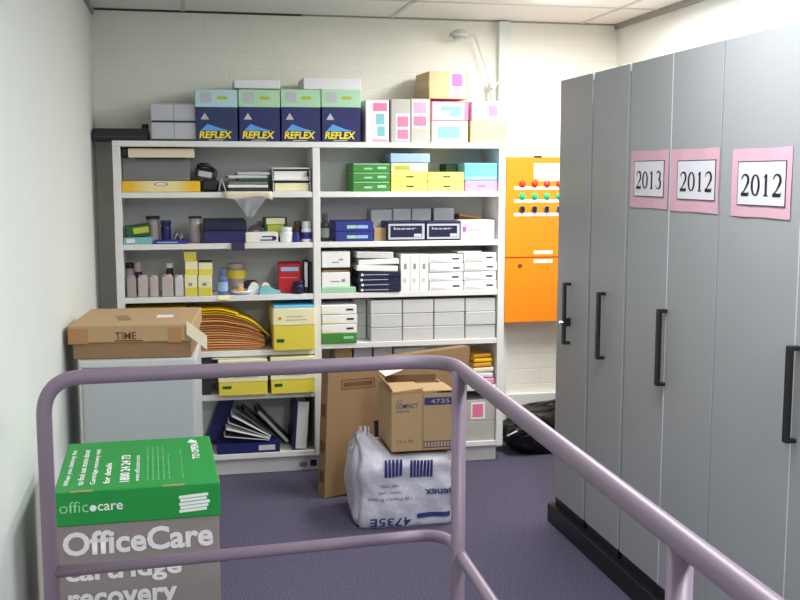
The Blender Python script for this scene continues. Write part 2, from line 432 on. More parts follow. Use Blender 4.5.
# brown carton on top, turned a little
zt = H+max(z6, h, h9+h8)+.002
a, b = atY(429, 99, .03), atY(469, 99, .03)
bw = (b.x-a.x)*1.0; bh = atY(430, 71, .03).z-zt
t = thing('toner_carton', 'brown carton with pale magenta label, highest on the shelves', 'box', (a.x, .03, zt), .06, 'toner boxes on the shelf top')
MB().box(0, 0, 0, bw, .26, bh, .003).build('carton_body', M_TAN, t)
MB().box(-.0012, .0, bh*.42, 0, .26, bh*.66).build('tape_strip', M_TAPE, t)
l = MB().box(bw*.52, -.0012, .01, bw*.93, 0, bh*.97).build('printed_label', M_PAPER, t)
MB().box(bw*.6, -.002, .02, bw*.85, -.0012, bh*.42).build('printed_mark', M_LPINK, l)
MB().box(bw*.58, -.002, bh*.46, bw*.84, -.0012, bh*.92).build('printed_mark', M_MAG, l)

# swing arm lamp standing behind the boxes
t = thing('desk_lamp', 'white swing arm lamp above boxes beside the wall duct', 'lamp', (2.06, .27, H))
MB().lathe([(.04, 0), (.04, .015), (.012, .022), (.012, .3)], (0, 0, 0), 16).build('base', M_LAMP, t, smooth=False)
MB().lathe([(.02, -.018), (.02, .018)], (0, 0, .33), 12, 'Y').build('joint', M_LAMP, t)
MB().tube([(-.02, -.01, .33), (.05, -.01, .345)], .006, 8).build('clamp_lever', M_LAMP, t)
MB().tube([(0, 0, .3), (-.015, 0, .37), (-.06, 0, .48), (-.095, 0, .575), (-.105, 0, .598), (-.125, 0, .603), (-.16, -.02, .6)], .006, 8).build('arm', M_LAMP, t, smooth=True)
hd = MB().lathe([(.012, .03), (.03, .024), (.05, .006), (.056, -.012), (.05, -.014), (.04, -.006)], (-.205, -.03, .597), 24).build('lamp_head', M_LAMP, t, smooth=True)
MB().lathe([(.03, -.01), (.03, -.02), (.02, -.026)], (-.205, -.03, .597), 16).build('bulb', M_GREY, hd, smooth=True)

# ------------------------------------------------------------------ left bay, top shelf
Y0 = .02
t, x, w, h = carton('printed_box', 'flat yellow box with pale middle and oval mark, top left shelf', 'box', 121.5, 200, 181, Y0, S1, .25, M_OMBRE)
t2 = t
lg = thing('archive_box', 'grey box with cream lid standing on the flat yellow box', 'box', (atY(156, 165, .1).x, .08, S1+h+.0005))
gh = H-.03-(S1+h)-.004
MB().box(-.168, .0, 0, .17, .2, gh*.70, .003).build('carton_body', M_MGREY, lg)
l = MB(); l.box(-.135, -.045, gh*.7, .195, .2, gh*.97, .003).build('lid', M_CREAM, lg)
MB().box(-.168, -.02, gh*.73, -.139, .1, gh*.96, .002).build('handle', M_BLACK, lg)
MB().box(-.10, -.03, gh*.655, .15, .0, gh*.70).build('lid_shadow', M_BLACK, lg)  # black strip put in for the shade under the cream lid
ov = MB().lathe([(.035, 0), (.035, .0012)], (0, 0, 0), 24, 'Y').build('oval_mark', M_MGREY, t2)
ov.location = (.0, 0, h*.72); ov.scale = (1, 1, .28)
ov2 = MB().lathe([(.028, .0012), (.028, .002)], (0, 0, 0), 24, 'Y').build('oval_centre', M_CREAM, ov)

t = thing('label_maker', 'black office machine beside the flat yellow box', 'office machine', (atY(208, 180, .1).x, .08, S1))
MB().box(-.033, 0, 0, .052, .2, .065, .012, 2).build('machine_base', M_BLACK, t)
m_ = MB().box(-.066, .02, .072, .05, .17, .122, .012, 2, Matrix.Rotation(.14, 4, 'Y')).build('machine_top', M_DGREY, t)
MB().box(-.05, .005, .075, .02, .02, .105, .003, 1, Matrix.Rotation(.18, 4, 'Y')).build('screen', M_GREY, m_)
MB().tube([(-.052, .012, .13), (-.03, .0, .14), (0, .0, .136), (.03, .02, .11)], .012, 8).build('cable_loop', M_BLACK, t, smooth=True)

xa, xb = atY(226, 190, .0).x, atY(271, 190, .0).x; xm = (xa+xb)/2
specs = [(.0, M_DGREY, .205, 0), (.018, M_WHITE, .208, .02), (.034, M_MGREY, .2, -.03), (.052, M_DGREEN, .16, .02), (.066, M_LGREY, .2, .05), (.083, M_GREY, .17, .0)]
labs = ['dark folder at bottom of loose stack near white trays', 'white packet second from bottom of loose stack', 'mid grey packet in the middle of loose stack',
        'thin dark green folder in loose stack near white trays', 'pale grey packet near top of loose stack', 'grey packet on top of loose stack']
for (dz, m_, wd, rz), lb in zip(specs, labs):
    tag(MB().box(-wd/2, 0, 0, wd/2, .2, .0155, .004).build('document_packet', m_, None, (xm+(.03 if wd < .2 else 0), .03, S1+.003+dz), rz), lb, 'packet', 'loose packets on the top left shelf')
# crumpled sleeve to the left of that stack
t = MB(); t.sheet(lambda a, b: Vector((-.026+.038*a+.004*math.sin(b*9), .18*b, .07*math.sin(PI*a)*(.75+.25*math.sin(b*14+a*5))+.002)), 10, 10, .002)
tag(t.build('plastic_sleeve', M_GREY, None, (xa-.012, .02, S1), smooth=True), 'crumpled grey plastic sleeve between black machine and loose stack', 'plastic sleeve')
# paper hanging over the edge and plastic film below it
t = MB(); t.sheet(lambda a, b: Vector(((a-.5)*.245+.01*(1-b), -.035+.11*b if b > .3 else -.006-.008*math.sin(b*6), .003 if b > .3 else .003-.034*(1-b/.3)*(1 if a < .5 else 1.15)*(1+.25*math.sin(a*7)))), 12, 14, .0012)
tag(t.build('loose_paper', M_CREAM, None, (xm-.01, .0, S1-.0005), smooth=True), 'cream paper drooping over the edge of top left shelf', 'paper')
t = MB(); t.sheet(lambda a, b: Vector(((a-.5)*.17*(1-.82*b), -.022+.018*b+.008*math.sin(a*11+b*4), -.03-.10*b)), 12, 10, .0006)
tag(t.build('plastic_film', M_FILM, None, (xm+.005, .0, S1), smooth=True), 'clear plastic film hanging to a point below the cream paper', 'plastic film')
# letter trays
xw0, xw1 = atY(273, 180, .02).x, 1.004
tw = xw1-xw0
for k, (dz, hh, lb) in enumerate(((.0, .058, 'lower of two white letter trays on top left shelf'), (.0585, .062, 'upper of two white letter trays on top left shelf'))):
    t = thing('letter_tray', lb, 'tray', ((xw0+xw1)/2+(-.004 if k else -.002), .02, S1+dz), 0, 'white letter trays on the top left shelf')
    b = MB(); b.box(-tw/2+.003, 0, 0, tw/2-.003, .25, .004); b.box(-tw/2+.003, 0, .004, -tw/2+.006, .25, hh-.006); b.box(tw/2-.006, 0, .004, tw/2-.003, .25, hh-.006); b.box(-tw/2+.003, .246, .004, tw/2-.003, .25, hh-.006)
    b.build('tray_shell', M_WHITE, t)
    MB().box(-tw/2+.012, .012, .0045, tw/2-.012, .24, hh*.78, .002).build('paper_pile', M_PAPER if k else M_LYEL, t)
    if k: MB().box(tw/2-.022, -.003, .02, tw/2-.012, .0, .045).build('clip', M_BLACK, t)
tag(MB().box(-tw/2, 0, 0, tw/2-.005, .25, .006, .002).build('document_folder', M_WHITE, None, ((xw0+xw1)/2-.004, .015, S1+.1185)), 'white folder lying on the upper letter tray', 'folder')

# ------------------------------------------------------------------ left bay, second shelf
def bottle(name, label, cat, u, Y, z, r, h, m, capm, cap_h=.02, neck=.7, group=None, band=None, caplab=None):
    x = atY(u, 235 if z > 1.1 else 285, Y).x
    t = thing(name, label, cat, (x, Y+r, z), 0, group)
    hb = h-cap_h
    MB().lathe([(r*.92, 0), (r, .004), (r, hb*.78), (r*.9, hb*.88), (r*neck, hb*.96), (r*neck, hb)], (0, 0, 0), 20).build('bottle_body', m, t, smooth=False)
    MB().lathe([(r*neck*1.12, hb), (r*neck*1.12, h-.003), (r*neck*.95, h)], (0, 0, 0), 20).build('cap', capm, t)
    if band: MB().lathe([(r*1.01, hb*.2), (r*1.01, hb*.66)], (0, 0, 0), 20).build('printed_band', band, t)
    return t
t, x, w, h = carton('stationery_box', 'teal and white flat box at left end of second left shelf', 'box', 123.5, 152, 237.5, .01, S2, .12, M_TEAL, decor=[(.1, .4, .2, .8, M_WHITE, 'printed_mark')])
xg, wg, _ = px_box(124, 149, 226, .03, S2)
t = thing('stationery_box', 'green box with yellow print tilted on the flat teal box', 'box', (xg+.012, .02, S2+h+.005), rot=(0, -.12, .1))
MB().box(-wg/2, 0, 0, wg/2, .1, .058, .003).build('carton_body', M_DGREEN, t)
MB().box(-wg*.2, -.0012, .015, wg*.42, 0, .045).build('printed_mark', M_LIME, t)
bottle('glass_jar', 'grey lidded jar behind the tilted green box', 'jar', 153, .12, S2, .034, .138, M_JAR, M_DNAVY, .016, .95, caplab=1)
bottle('ink_bottle', 'dark blue bottle right of the grey lidded jar', 'bottle', 166, .11, S2, .026, .115, M_NAVY, M_NAVY, .02, .95)
carton('flat_packet', 'flat blue packet lying at edge of second left shelf', 'packet', 153.5, 188, 240.3, .004, S2, .09, M_BLUE, rotz=-.03, decor=[(.1, .7, .3, .6, M_LBLUE, 'printed_mark')])
t = MB(); t.sheet(lambda a, b: Vector((-.095+.082*a, .12*b, .002+(.055*math.sin(PI*a)**.7)*math.sin(PI*min(1, .25+b*.8))*(.75+.35*math.sin(a*17+b*8)))), 18, 8, .002)
tag(t.build('plastic_bag', M_GREY, None, (atY(189, 240, .1).x, .09, S2), smooth=True), 'crumpled grey plastic bag between blue packet and navy box', 'plastic bag')
bottle('glass_jar', 'grey lidded jar next to the navy box', 'jar', 195.5, .06, S2, .033, .138, M_JAR, M_DNAVY, .012, .95)
x, w, h = px_box(203.5, 246.5, 220.5, .02, S2)
t = thing('presentation_box', 'navy blue box with lifted lid on second left shelf', 'box', (x, .02, S2))
MB().box(-w/2, 0, 0, w/2, .2, h*.62, .003).build('carton_body', M_NAVY, t)
MB().box(-w/2+.0, -.012, h*.6, w/2, .2, h, .004, 1, Matrix.Rotation(.05, 4, 'X')).build('lid', M_DNAVY, t)
t = MB(); t.box(-.034, -.012, -.038, .034, -.006, .004, .002); t.box(-.034, -.012, .0005, .034, .012, .005, .002)
tag(t.build('fabric_pouch', M_PURP, None, (atY(238, 244, 0).x, -.001, S2)), 'dark purple flap hanging over shelf edge below the navy box', 'pouch')
t, x, w, h = carton('stationery_box', 'cream box with dark swoosh in front of the lime topped box', 'box', 245.5, 278, 232.5, .008, S2, .1, M_WHITE,
      decor=[(.04, .22, .1, .85, M_LYEL, 'printed_mark'), (.45, .9, .2, .32, M_PURP, 'printed_mark'), (.82, .95, .28, .6, M_PURP, 'printed_mark'), (.5, .9, .55, .66, M_PURP, 'printed_mark')])
t = thing('tape_roll', 'dark tape roll standing behind the cream box', 'tape', (atY(256, 233, .13).x, .13, S2))
MB().lathe([(.045, 0), (.045, .04)], (0, 0, .045), 20, 'Y').build('tape_coil', M_DGREY, t)
MB().lathe([(.02, -.002), (.02, .002)], (0, -.04, .045), 16, 'Y').build('core', M_BROWN2, t)
carton('stationery_box', 'dark green box with lime panel behind the cream box', 'box', 264, 287, 217.5, .13, S2, .12, M_DGREEN, decor=[(.1, .9, .72, .98, M_LYEL, 'printed_band'), (.15, .85, .2, .7, M_LIME, 'printed_mark')])
bottle('correction_bottle', 'white capped bottle nearest the cream box', 'bottle', 287, .02, S2, .033, .078, M_WHITE, M_WHITE, .018, .8)
bottle('ink_bottle', 'small blue bottle between two white bottles', 'bottle', 297, .015, S2, .018, .05, M_BLUE, M_BLUE, .012, .7)
bottle('medicine_bottle', 'brown bottle behind the small blue one', 'bottle', 298, .12, S2, .024, .105, M_AMBER, M_AMBER, .02, .7)
bottle('glue_bottle', 'tall white bottle with blue band near centre upright', 'bottle', 307, .02, S2, .027, .108, M_WHITE, M_WHITE, .03, .75, band=M_BLUE)

# ------------------------------------------------------------------ left bay, third shelf
def sbox(u0, u1, vt, Y, lab, m, capm=None):
    x, w, h = px_box(u0, u1, vt, Y, S3); h = max(h, .03)
    t = thing('toner_bottle', lab, 'bottle', (x, Y, S3), 0, 'small beige bottles on the third left shelf')
    MB().box(-w/2, 0, 0, w/2, w*.9, h-.01, .006, 2).build('bottle_body', m, t)
    MB().lathe([(w*.4, h-.0105), (w*.4, h)], (0, w*.45, 0), 16).build('cap', capm or m, t)
    return t
for u0, u1, vt, lab, m_, cm in (
    (126.5, 136, 276, 'dull beige bottle at left end of third left shelf', M_JAR, M_JAR),
    (137.5, 147.5, 275.5, 'beige bottle second from left on third left shelf', M_BEIGE, M_BEIGE),
    (149.5, 158, 275.5, 'narrow beige bottle third from left on third left shelf', M_BEIGE, M_BEIGE),
    (161.5, 173, 275, 'wide beige bottle in front of white capped bottle', M_BEIGE, M_BEIGE),
    (174.5, 183.5, 275.5, 'greenish bottle beside the yellow boxes', M_LGREY, M_LGREY)):
    sbox(u0, u1, vt, .015, lab, m_, cm)
bottle('spray_bottle', 'dark capped bottle behind the leftmost beige bottle', 'bottle', 130, .12, S3, .022, .17, M_JAR, M_BLACK, .03, .85)
bottle('spray_bottle', 'beige topped dark bottle behind second beige bottle', 'bottle', 138.5, .12, S3, .022, .172, M_DNAVY, M_BEIGE, .05, .85)
bottle('spray_bottle', 'tall white capped dark bottle behind wide beige bottle', 'bottle', 170, .11, S3, .02, .165, M_DNAVY, M_WHITE, .025, .85)
ybx = []
for col, (u0, u1) in enumerate(((184.5, 197), (198, 212))):
    z = S3
    for row, vt in enumerate((275.5, 261.5) + ((251.5,) if col == 0 else ())):
        x, w, h = px_box(u0, u1, vt, .012+row*.02, z); w -= .001
        nm = ['bottom', 'middle', 'top'][row] if col == 0 else ['bottom', 'top'][row]
        t = thing('ink_carton', 'small white and yellow box, %s of the %s stack on third left shelf' % (nm, ['left', 'right'][col]), 'box', (x+(0, .002, -.004)[row], .012+row*.02, z), 0, 'small yellow boxes on the third left shelf')
        b = MB().box(-w/2, 0, 0, w/2, .09, h, .002).build('carton_body', M_LYEL if row != 2 else M_PYEL, t)
        panel(t, w, h, .03, .97, .03, .42, M_YEL, 'printed_band')
        if row == 0: panel(t, w, h, .3, .6, .5, .65, M_INKG, 'printed_mark')
        if col == 1 and row == 1:
            MB().box(-w/2, 0, h*.92, w/2, .09, h+.0008).build('lid_flap', M_DGREY, t)
        z += h+.0005
bottle('glue_bottle', 'steel blue bottle right of the yellow boxes', 'bottle', 223, .02, S3, .027, .135, M_TBLUE, M_TBLUE, .03, .6, band=M_LBLUE)
t = thing('plastic_jar', 'clear jar with yellow label behind white dish', 'jar', (atY(236.5, 280, .18).x, .18, S3))
MB().lathe([(.05, 0), (.053, .006), (.053, .12), (.045, .13)], (0, 0, 0), 24).build('jar_body', M_JAR, t)
MB().lathe([(.0545, .075), (.0545, .118)], (0, 0, 0), 24).build('printed_label', M_YEL, t)
MB().lathe([(.047, .1305), (.047, .15), (.044, .154)], (0, 0, 0), 24).build('lid', M_BEIGE, t)
bottle('paste_pot', 'small gold pot in front of the clear jar', 'pot', 240, .03, S3, .02, .055, M_GOLD, M_BEIGE, .012, .85)
t = MB().lathe([(.03, 0), (.055, .01), (.058, .022), (.054, .022), (.03, .012)], (0, 0, 0), 28).build('shallow_dish', M_WHITE, None, (atY(242, 292, .06).x, .062, S3), smooth=True)
tag(t, 'shallow white dish at edge of third left shelf', 'dish')
tag(MB().sheet(lambda a, b: Vector(((a-.5)*.06, -.012+.07*b, .0006 if b > .25 else .0006-.02*(1-b/.25))), 2, 8, .0008).build('sticky_note', M_LYEL, None, (atY(223, 296, 0).x+.004, .0, S3+.0004)), 'pale yellow note hanging over edge of third left shelf', 'note')
def dispenser(u, Y, lab, m, rz):
    t = thing('tape_dispenser', lab, 'tape dispenser', (atY(u, 288, Y).x, Y, S3), rz, 'tape dispensers on the third left shelf')
    pr = [(-.055, 0), (.055, 0), (.055, .014), (.02, .03), (-.015, .05), (-.045, .042), (-.055, .02)]
    MB().prism(pr, 0, .04).build('dispenser_body', m, t)
    MB().lathe([(.022, 0), (.022, .022)], (-.02, .031, .04), 18, 'Y').build('tape_coil', M_CREAM, t)
    MB().box(.045, .004, .012, .058, .036, .022).build('cutter', M_CHROME, t)
dispenser(258, .05, 'white tape dispenser nearer the white dish', M_WHITE, .0)
dispenser(270, .02, 'teal tape dispenser touching the red box', M_TEAL, .15)
tag(MB().box(-.035, 0, 0, .035, .06, .062, .01, 2).build('hole_punch', M_DNAVY, None, (atY(251, 285, .12).x, .13, S3)), 'dark blue punch behind white tape dispenser', 'hole punch')
x, w, h = px_box(278, 301, 263.5, .075, S3)
t = thing('staple_box', 'red box with pale blue stripe on third left shelf', 'box', (x, .075, S3), -.08)
MB().box(-w/2, 0, 0, w/2, .14, h, .003).build('carton_body', M_RED, t)
panel(t, w, h, .12, .9, .74, .88, M_LBLUE, 'printed_band'); panel(t, w, h, .1, .85, .5, .53, M_PINK, 'printed_line')
bottle('ink_bottle', 'squat navy bottle in front of the red box', 'bottle', 299, .0, S3, .03, .066, M_DNAVY, M_DNAVY, .015, .8)
t = thing('stapler', 'black and silver stapler standing on end beside centre upright', 'stapler', (atY(308.5, 280, .05).x-.004, .05, S3), 0)
MB().box(-.022, .0, 0, .006, .05, .175, .008, 2).build('stapler_arm', M_BLACK, t)
MB().box(-.018, -.006, .03, .0, .0, .165, .002).build('magazine', M_CHROME, t)
MB().box(.008, 0, 0, .02, .05, .165, .004).build('stapler_base', M_DGREY, t)

# ------------------------------------------------------------------ left bay, fourth shelf: envelopes and yellow box
N = 15
rd = random.Random(3)
XE = atY(192, 330, 0).x
def envelope(i, x0, x1, y0, d, th, m, lab, grp):
    """sheet i of the pile: all sheets follow the same sag, so that they lie on each other"""
    def f(a, b):
        x = x0+(x1-x0)*a; q = max(0, (x-XE)/.385)
        zz = (.0128*i+.002)*(1-.56*q**3.2) + .002*math.sin(x*40)*i/N
        return Vector((x-XE, b*d, max(.001, zz)))
    b = MB(); b.sheet(f, 20, 2, -th)
    o = b.build('envelope', m, None, (XE, y0, L4+.001), 0, smooth=True)
    return tag(o, lab, 'envelope', grp)
for i in range(N):
    envelope(i, XE-.01+rd.uniform(-.01, .01), XE+.375-.02*abs(i-6)/6+rd.uniform(-.015, .012), .03+rd.uniform(-.014, .014), .24, .005, M_ORENV if i % 3 else M_ORENV2,
             'orange brown envelope in the sagging stack on fourth left shelf', 'orange envelopes on the fourth left shelf')
for i in range(3):
    envelope(N+i, XE-.012, XE+(.40, .365, .24)[i], .012-.004*i, .235, .003, M_YENV,
             'bright yellow envelope, %s of three draped over the orange envelopes' % ['lowest', 'middle', 'topmost'][i], 'yellow envelopes on the fourth left shelf')
xq, wq, hq = px_box(124, 186, 311, .02, L4)
carton('storage_box', 'box behind the lidded carton with yellow envelopes on top', 'box', 124, 186, 311, .03, L4, .25, M_BROWN2)
tag(MB().box(-wq/2, 0, 0, wq/2, .24, .01, .003).build('envelope', M_YENV, None, (xq, .025, L4+hq+.003)), 'yellow envelope lying left of the sagging stack behind the lidded carton', 'envelope')

def yellow_box(u0, u1, vt, Y, z, lab, split=.6):
    x, w, h = px_box(u0, u1, vt, Y, z)
    t = thing('archive_carton', lab, 'box', (x, Y, z), 0, 'yellow archive cartons in the left bay')
    MB().box(-w/2+.002, .002, 0, w/2-.002, .29, h*split, .003).build('carton_body', M_YEL, t)
    l = MB().box(-w/2, 0, h*split, w/2, .292, h, .003).build('lid', M_LYEL, t)
    MB().lathe([(.009, 0), (.009, .001)], (-w*.34, 0, h*(split+.17)), 12, 'Y').build('round_mark', M_ORSPOT, l)
    MB().box(-w*.2, -.001, h*(split+.2), w*.2, 0, h*(split+.215)).build('printed_line', M_INKG, l)
    MB().box(-w*.2, -.001, h*(split+.12), w*.3, 0, h*(split+.135)).build('printed_line', M_INKG, l)
    MB().box(-w*.42, .0005, h*.2, -w*.24, .002, h*.28).build('printed_mark', M_DGREEN, t)
    return x, w, h
x, w, h = yellow_box(273, 317.5, 308.5, -.045, L4, 'yellow carton with cream lid beside the orange envelopes')
t = tag(MB().box(-w/2+.006, 0, 0, w/2-.002, .25, .012, .002).build('document_folder', M_SKY, None, (x, -.03, L4+h+.0005)), 'sky blue folder on the yellow carton beside orange envelopes', 'folder')

# ------------------------------------------------------------------ left bay, fifth shelf
yellow_box(218, 267.5, 360, -.035, L5, 'yellow carton nearer the dark binder on fifth left shelf', .38)
yellow_box(270.5, 317.5, 357, -.035, L5, 'yellow carton under the rail beside centre upright, fifth left shelf', .38)
def binder(lab, w, d, h, m, loc, rot, spine_label=True, group='lever arch binders', paper=True):
    """standing binder: spine at y=0, w thick, h tall"""
    t = thing('lever_binder', lab, 'binder', loc, rot=rot, group=group)
    b = MB(); b.box(-w/2, 0, 0, w/2, .004, h, .001); b.box(-w/2, .004, 0, -w/2+.004, d, h); b.box(w/2-.004, .004, 0, w/2, d, h)
    b.build('cover', m, t)
    if paper: MB().box(-w/2+.006, .02, .008, w/2-.01, d-.012, h-.012).build('paper_pile', M_PAPER, t)
    if spine_label: MB().box(-w*.36, -.001, h*.2, w*.36, 0, h*.55).build('spine_label', M_PAPER, t)
    return t
binder('dark binder standing at left end of fifth left shelf', .05, .24, .198, M_DGREY, (atY(206, 380, .02).x, .02, L5), (0, 0, 0), False)
zt5 = atY(240, 361, -.03).z
for i in range(2):
    tag(MB().sheet(lambda a, b: Vector(((a-.5)*.27, b*.2, .001+.003*(1-a)+.001*math.sin(a*5+b*3))), 10, 4, .001).build('loose_paper', M_PAPER, None, (atY(238+4*i, 358, 0).x, .0+.02*i, zt5+.006+.004*i), .04-.1*i, smooth=True),
        ['white sheet lying on the yellow carton near the dark binder', 'white sheet topmost on the yellow carton near the dark binder'][i], 'paper', 'loose sheets on the yellow carton')

# ------------------------------------------------------------------ left bay, bottom shelf: binders and sleeves
P = lambda u, v, Y: atY(u, v, Y)
# binder lying flat, spine to the front
x, w, h = px_box(217, 280, 443.5, .01, BT)
t = thing('lever_binder', 'blue binder lying flat with white spine label, bottom left shelf', 'binder', (x, .01, BT), 0, 'lever arch binders')
b = MB(); b.box(-w/2, 0, 0, w/2, .004, .052); b.box(-w/2, .004, 0, w/2, .135, .004); b.box(-w/2, .004, .048, w/2, .135, .052); b.build('cover', M_NAVY, t)
MB().box(-w/2+.01, .02, .005, w/2-.01, .13, .045).build('paper_pile', M_PAPER, t)
MB().box(w*.16, -.001, .012, w*.42, 0, .04).build('spine_label', M_LGREY, t)
# blue binder at the back left, leaning
binder('blue binder leaning at back left of bottom left shelf', .075, .115, .27, M_NAVY, (atY(206, 425, .2).x+.03, .2, BT+.0145), (0, .35, 0), False)
# fanned white sleeves
for i in range(5):
    ang = .13+.135*i
    L = .29
    xr_, zr_ = atY(279, 441, .03).x, BT+.054
    t = thing('card_folder', ['lowest', 'second lowest', 'middle', 'second highest', 'highest'][i]+' of the white folders fanned on the blue binder', 'folder', (xr_, .02, zr_), rot=(0, ang, 0), group='white folders fanned on the bottom left shelf')
    MB().box(-L, 0, 0, -.052, .125, .003).build('cover', M_WHITE if i < 4 else M_MGREY, t)
    MB().box(-L+.006, .004, .0032, -.054, .12, .0066).build('paper_pile', M_PAPER if i % 2 else M_DGREY, t)
# diagonal grey/blue binders further right
for i, (ub, lab, m_, an, L) in enumerate(((280, 'grey folder slanting in the middle of bottom left shelf', M_MGREY, .76, .27), (291, 'dark edged folder slanting towards the upright binder', M_DGREY, .84, .25))):
    p = atY(ub, 448, .06)
    t = thing('card_folder', lab, 'folder', (p.x-.002-.012*i, .15, BT+.002), rot=(0, an, 0), group='slanting folders on the bottom left shelf')
    MB().box(-L, 0, 0, 0, .17, .005).build('cover', m_, t)
    MB().box(-L+.01, .004, .0055, -.004, .166, .022).build('paper_pile', M_LGREY if i else M_NAVY, t)
    MB().box(-L, 0, .0225, 0, .17, .026).build('cover', m_, t)
t = binder('upright navy binder with pale spine beside centre upright', .075, .25, .268, M_DNAVY, (atY(300, 447, .02).x-.003, .02, BT+.0035), (0, .07, 0), False)
MB().box(-.022, -.0015, .004, .0365, 0, .262).build('spine_label', M_LGREY, t)

# ------------------------------------------------------------------ right bay, top shelf
z = S1
for k, vt in enumerate((181.3, 172.3, 163.3)):
    t, x, w, h = carton('paper_ream', 'green wrapped ream, %s of three on top right shelf' % ['bottom', 'middle', 'top'][k], 'paper ream', 353, 390, vt, Y0, z, .25, M_GREEN, 'green reams on the top right shelf',
        decor=[(.66, .9, .35, .62, M_LGREEN, 'printed_mark'), (.3, .52, .3, .5, M_LGREEN, 'printed_mark'), (.02, .98, .86, .95, M_LGREEN, 'printed_line')])
    z += h+.0006
for c, (u0, u1) in enumerate(((391, 427.5), (428, 464))):
    z = S1
    for k, vt in enumerate((181.5, 172)):
        t, x, w, h = carton('paper_ream', 'pale yellow ream, %s of the %s pair on top right shelf' % (['lower', 'upper'][k], ['left', 'right'][c]), 'paper ream', u0, u1, vt, Y0, z, .25, M_PYEL, 'yellow reams on the top right shelf',
            decor=[(.42, .62, .42, .58, M_INKBR, 'printed_mark')])
        z += h+.0006
zy = z
t, x, w, h = carton('paper_ream', 'white ream with green print on the yellow reams', 'paper ream', 391, 428, 162.8, Y0, zy, .25, M_LYEL, decor=[(.1, .5, .2, .7, M_LIME, 'printed_mark'), (.52, .9, .2, .8, M_PAPER, 'printed_mark')])
carton('paper_ream', 'light blue ream, topmost on the yellow reams', 'paper ream', 390.5, 430, 153.5, Y0-.005, zy+h+.0006, .25, M_LBLUE)
carton('paper_ream', 'dark green ream end behind the right yellow reams', 'paper ream', 446, 460, 163.5, .17, zy, .15, M_DGREEN, h=.045)
t, x, w, h = carton('paper_ream', 'pink ream under the sky blue one', 'paper ream', 465, 497.5, 181, Y0, S1, .25, M_LPINK, decor=[(.4, .65, .4, .6, M_PINK, 'printed_mark')])
t, x, w, h2 = carton('paper_box', 'sky blue box on the pink ream at right end', 'box', 464.5, 497.5, 163, Y0, S1+h+.0006, .25, M_SKY, decor=[(.05, .95, .1, .25, M_LBLUE, 'printed_band')])

# ------------------------------------------------------------------ right bay, second shelf
bottle('spray_bottle', 'black bottle beside centre upright on second right shelf', 'bottle', 325.5, .03, S2, .024, .148, M_BLACK, M_DGREY, .04, .6, band=M_MGREY)
z = S2
for k, vt in enumerate((231.5, 221.5)):
    t, x, w, h = carton('paper_ream', 'navy ream, %s of two on second right shelf' % ['lower', 'upper'][k], 'paper ream', 335.5, 373.5, vt, Y0, z, .24, M_BLUE, 'navy reams on the second right shelf',
        decor=[(.3, .55, .3, .62, M_LGREEN, 'printed_mark'), (.56, .85, .3, .62, M_LBLUE, 'printed_mark')])
    z += h+.0006
carton('card_box', 'small brown box between navy reams and black framed boxes', 'box', 374, 386.5, 228, .05, S2, .09, M_BROWN)
# support row behind: grey boxes
for k, (u0, u1, vt) in enumerate(((371, 392, 209.5), (393, 411, 208.5), (412, 431, 208.5), (434, 454, 207.8))):
    Yb = .19
    x, w, h = px_box(u0, u1, vt, Yb, S2)
    tag(MB().box(-w/2, 0, 0, w/2, .12, h, .003).build('storage_box', M_STORE, None, (x, Yb, S2), -.0), 'tall plain grey box, %s of four at back of second right shelf' % ORD[k], 'box', 'grey boxes at the back of the second right shelf')
for k, (u0, u1) in enumerate(((387.3, 425.3), (426, 460.3))):
    t, x, w, h = carton('toner_box', 'silver framed navy toner box, %s of pair on second right shelf' % ['left', 'right'][k], 'box', u0, u1, 221.5, Y0-.01, S2, .17, M_DNAVY, 'silver framed toner boxes', decor=[])
    t['category'] = 'box'
    root = thing('toner_box', t['label'], 'box', t.location, 0, 'silver framed toner boxes')
    del t['label'], t['category'], t['group']
    t.name = 'carton_body'; t.parent = root; t.location = (0, 0, 0)
    fr = MB(); fr.box(-w/2+.006, -.002, h*.08, -w/2+.016, 0, h*.88); fr.box(w/2-.018, -.002, h*.08, w/2-.004, 0, h*.88); fr.box(-w/2+.016, -.002, h*.08, w/2-.018, 0, h*.18); fr.box(-w/2+.016, -.002, h*.78, w/2-.018, 0, h*.88)
    fr.build('silver_frame', M_GREY, root)
    lettering('TONER' if 0 else 'laser', (-w*.33, -.001, h*.58), (1, 0, 0), (0, 0, 1), w*.6, h*.12, M_GREY, root, .02)
    MB().box(w*.2, -.001, h*.2, w*.4, 0, h*.36).build('printed_label', M_LGREY, root)
t, x, w, h = carton('stationery_box', 'white box with purple and pink print at right end of second right shelf', 'box', 460.8, 494.5, 220.3, Y0-.01, S2, .16, M_PAPER, decor=[(.05, .17, .42, .7, M_MAG, 'printed_mark')])
lettering('Premium' if 0 else 'labels', (-w*.26, -.001, h*.45), (1, 0, 0), (0, 0, 1), w*.4, h*.16, M_PINK, t, .0)
p = atY(458, 226, .2)
t = thing('card_folder', 'reddish brown folder slanting behind the white box', 'folder', (p.x-.015, .19, S2+.027), rot=(0, .16, 0))
MB().box(0, 0, .0, .14, .1, .108, .002).build('cover', M_AMBER, t)
MB().box(.003, -.002, .1, .137, .102, .110).build('top_edge', M_GOLD, t)

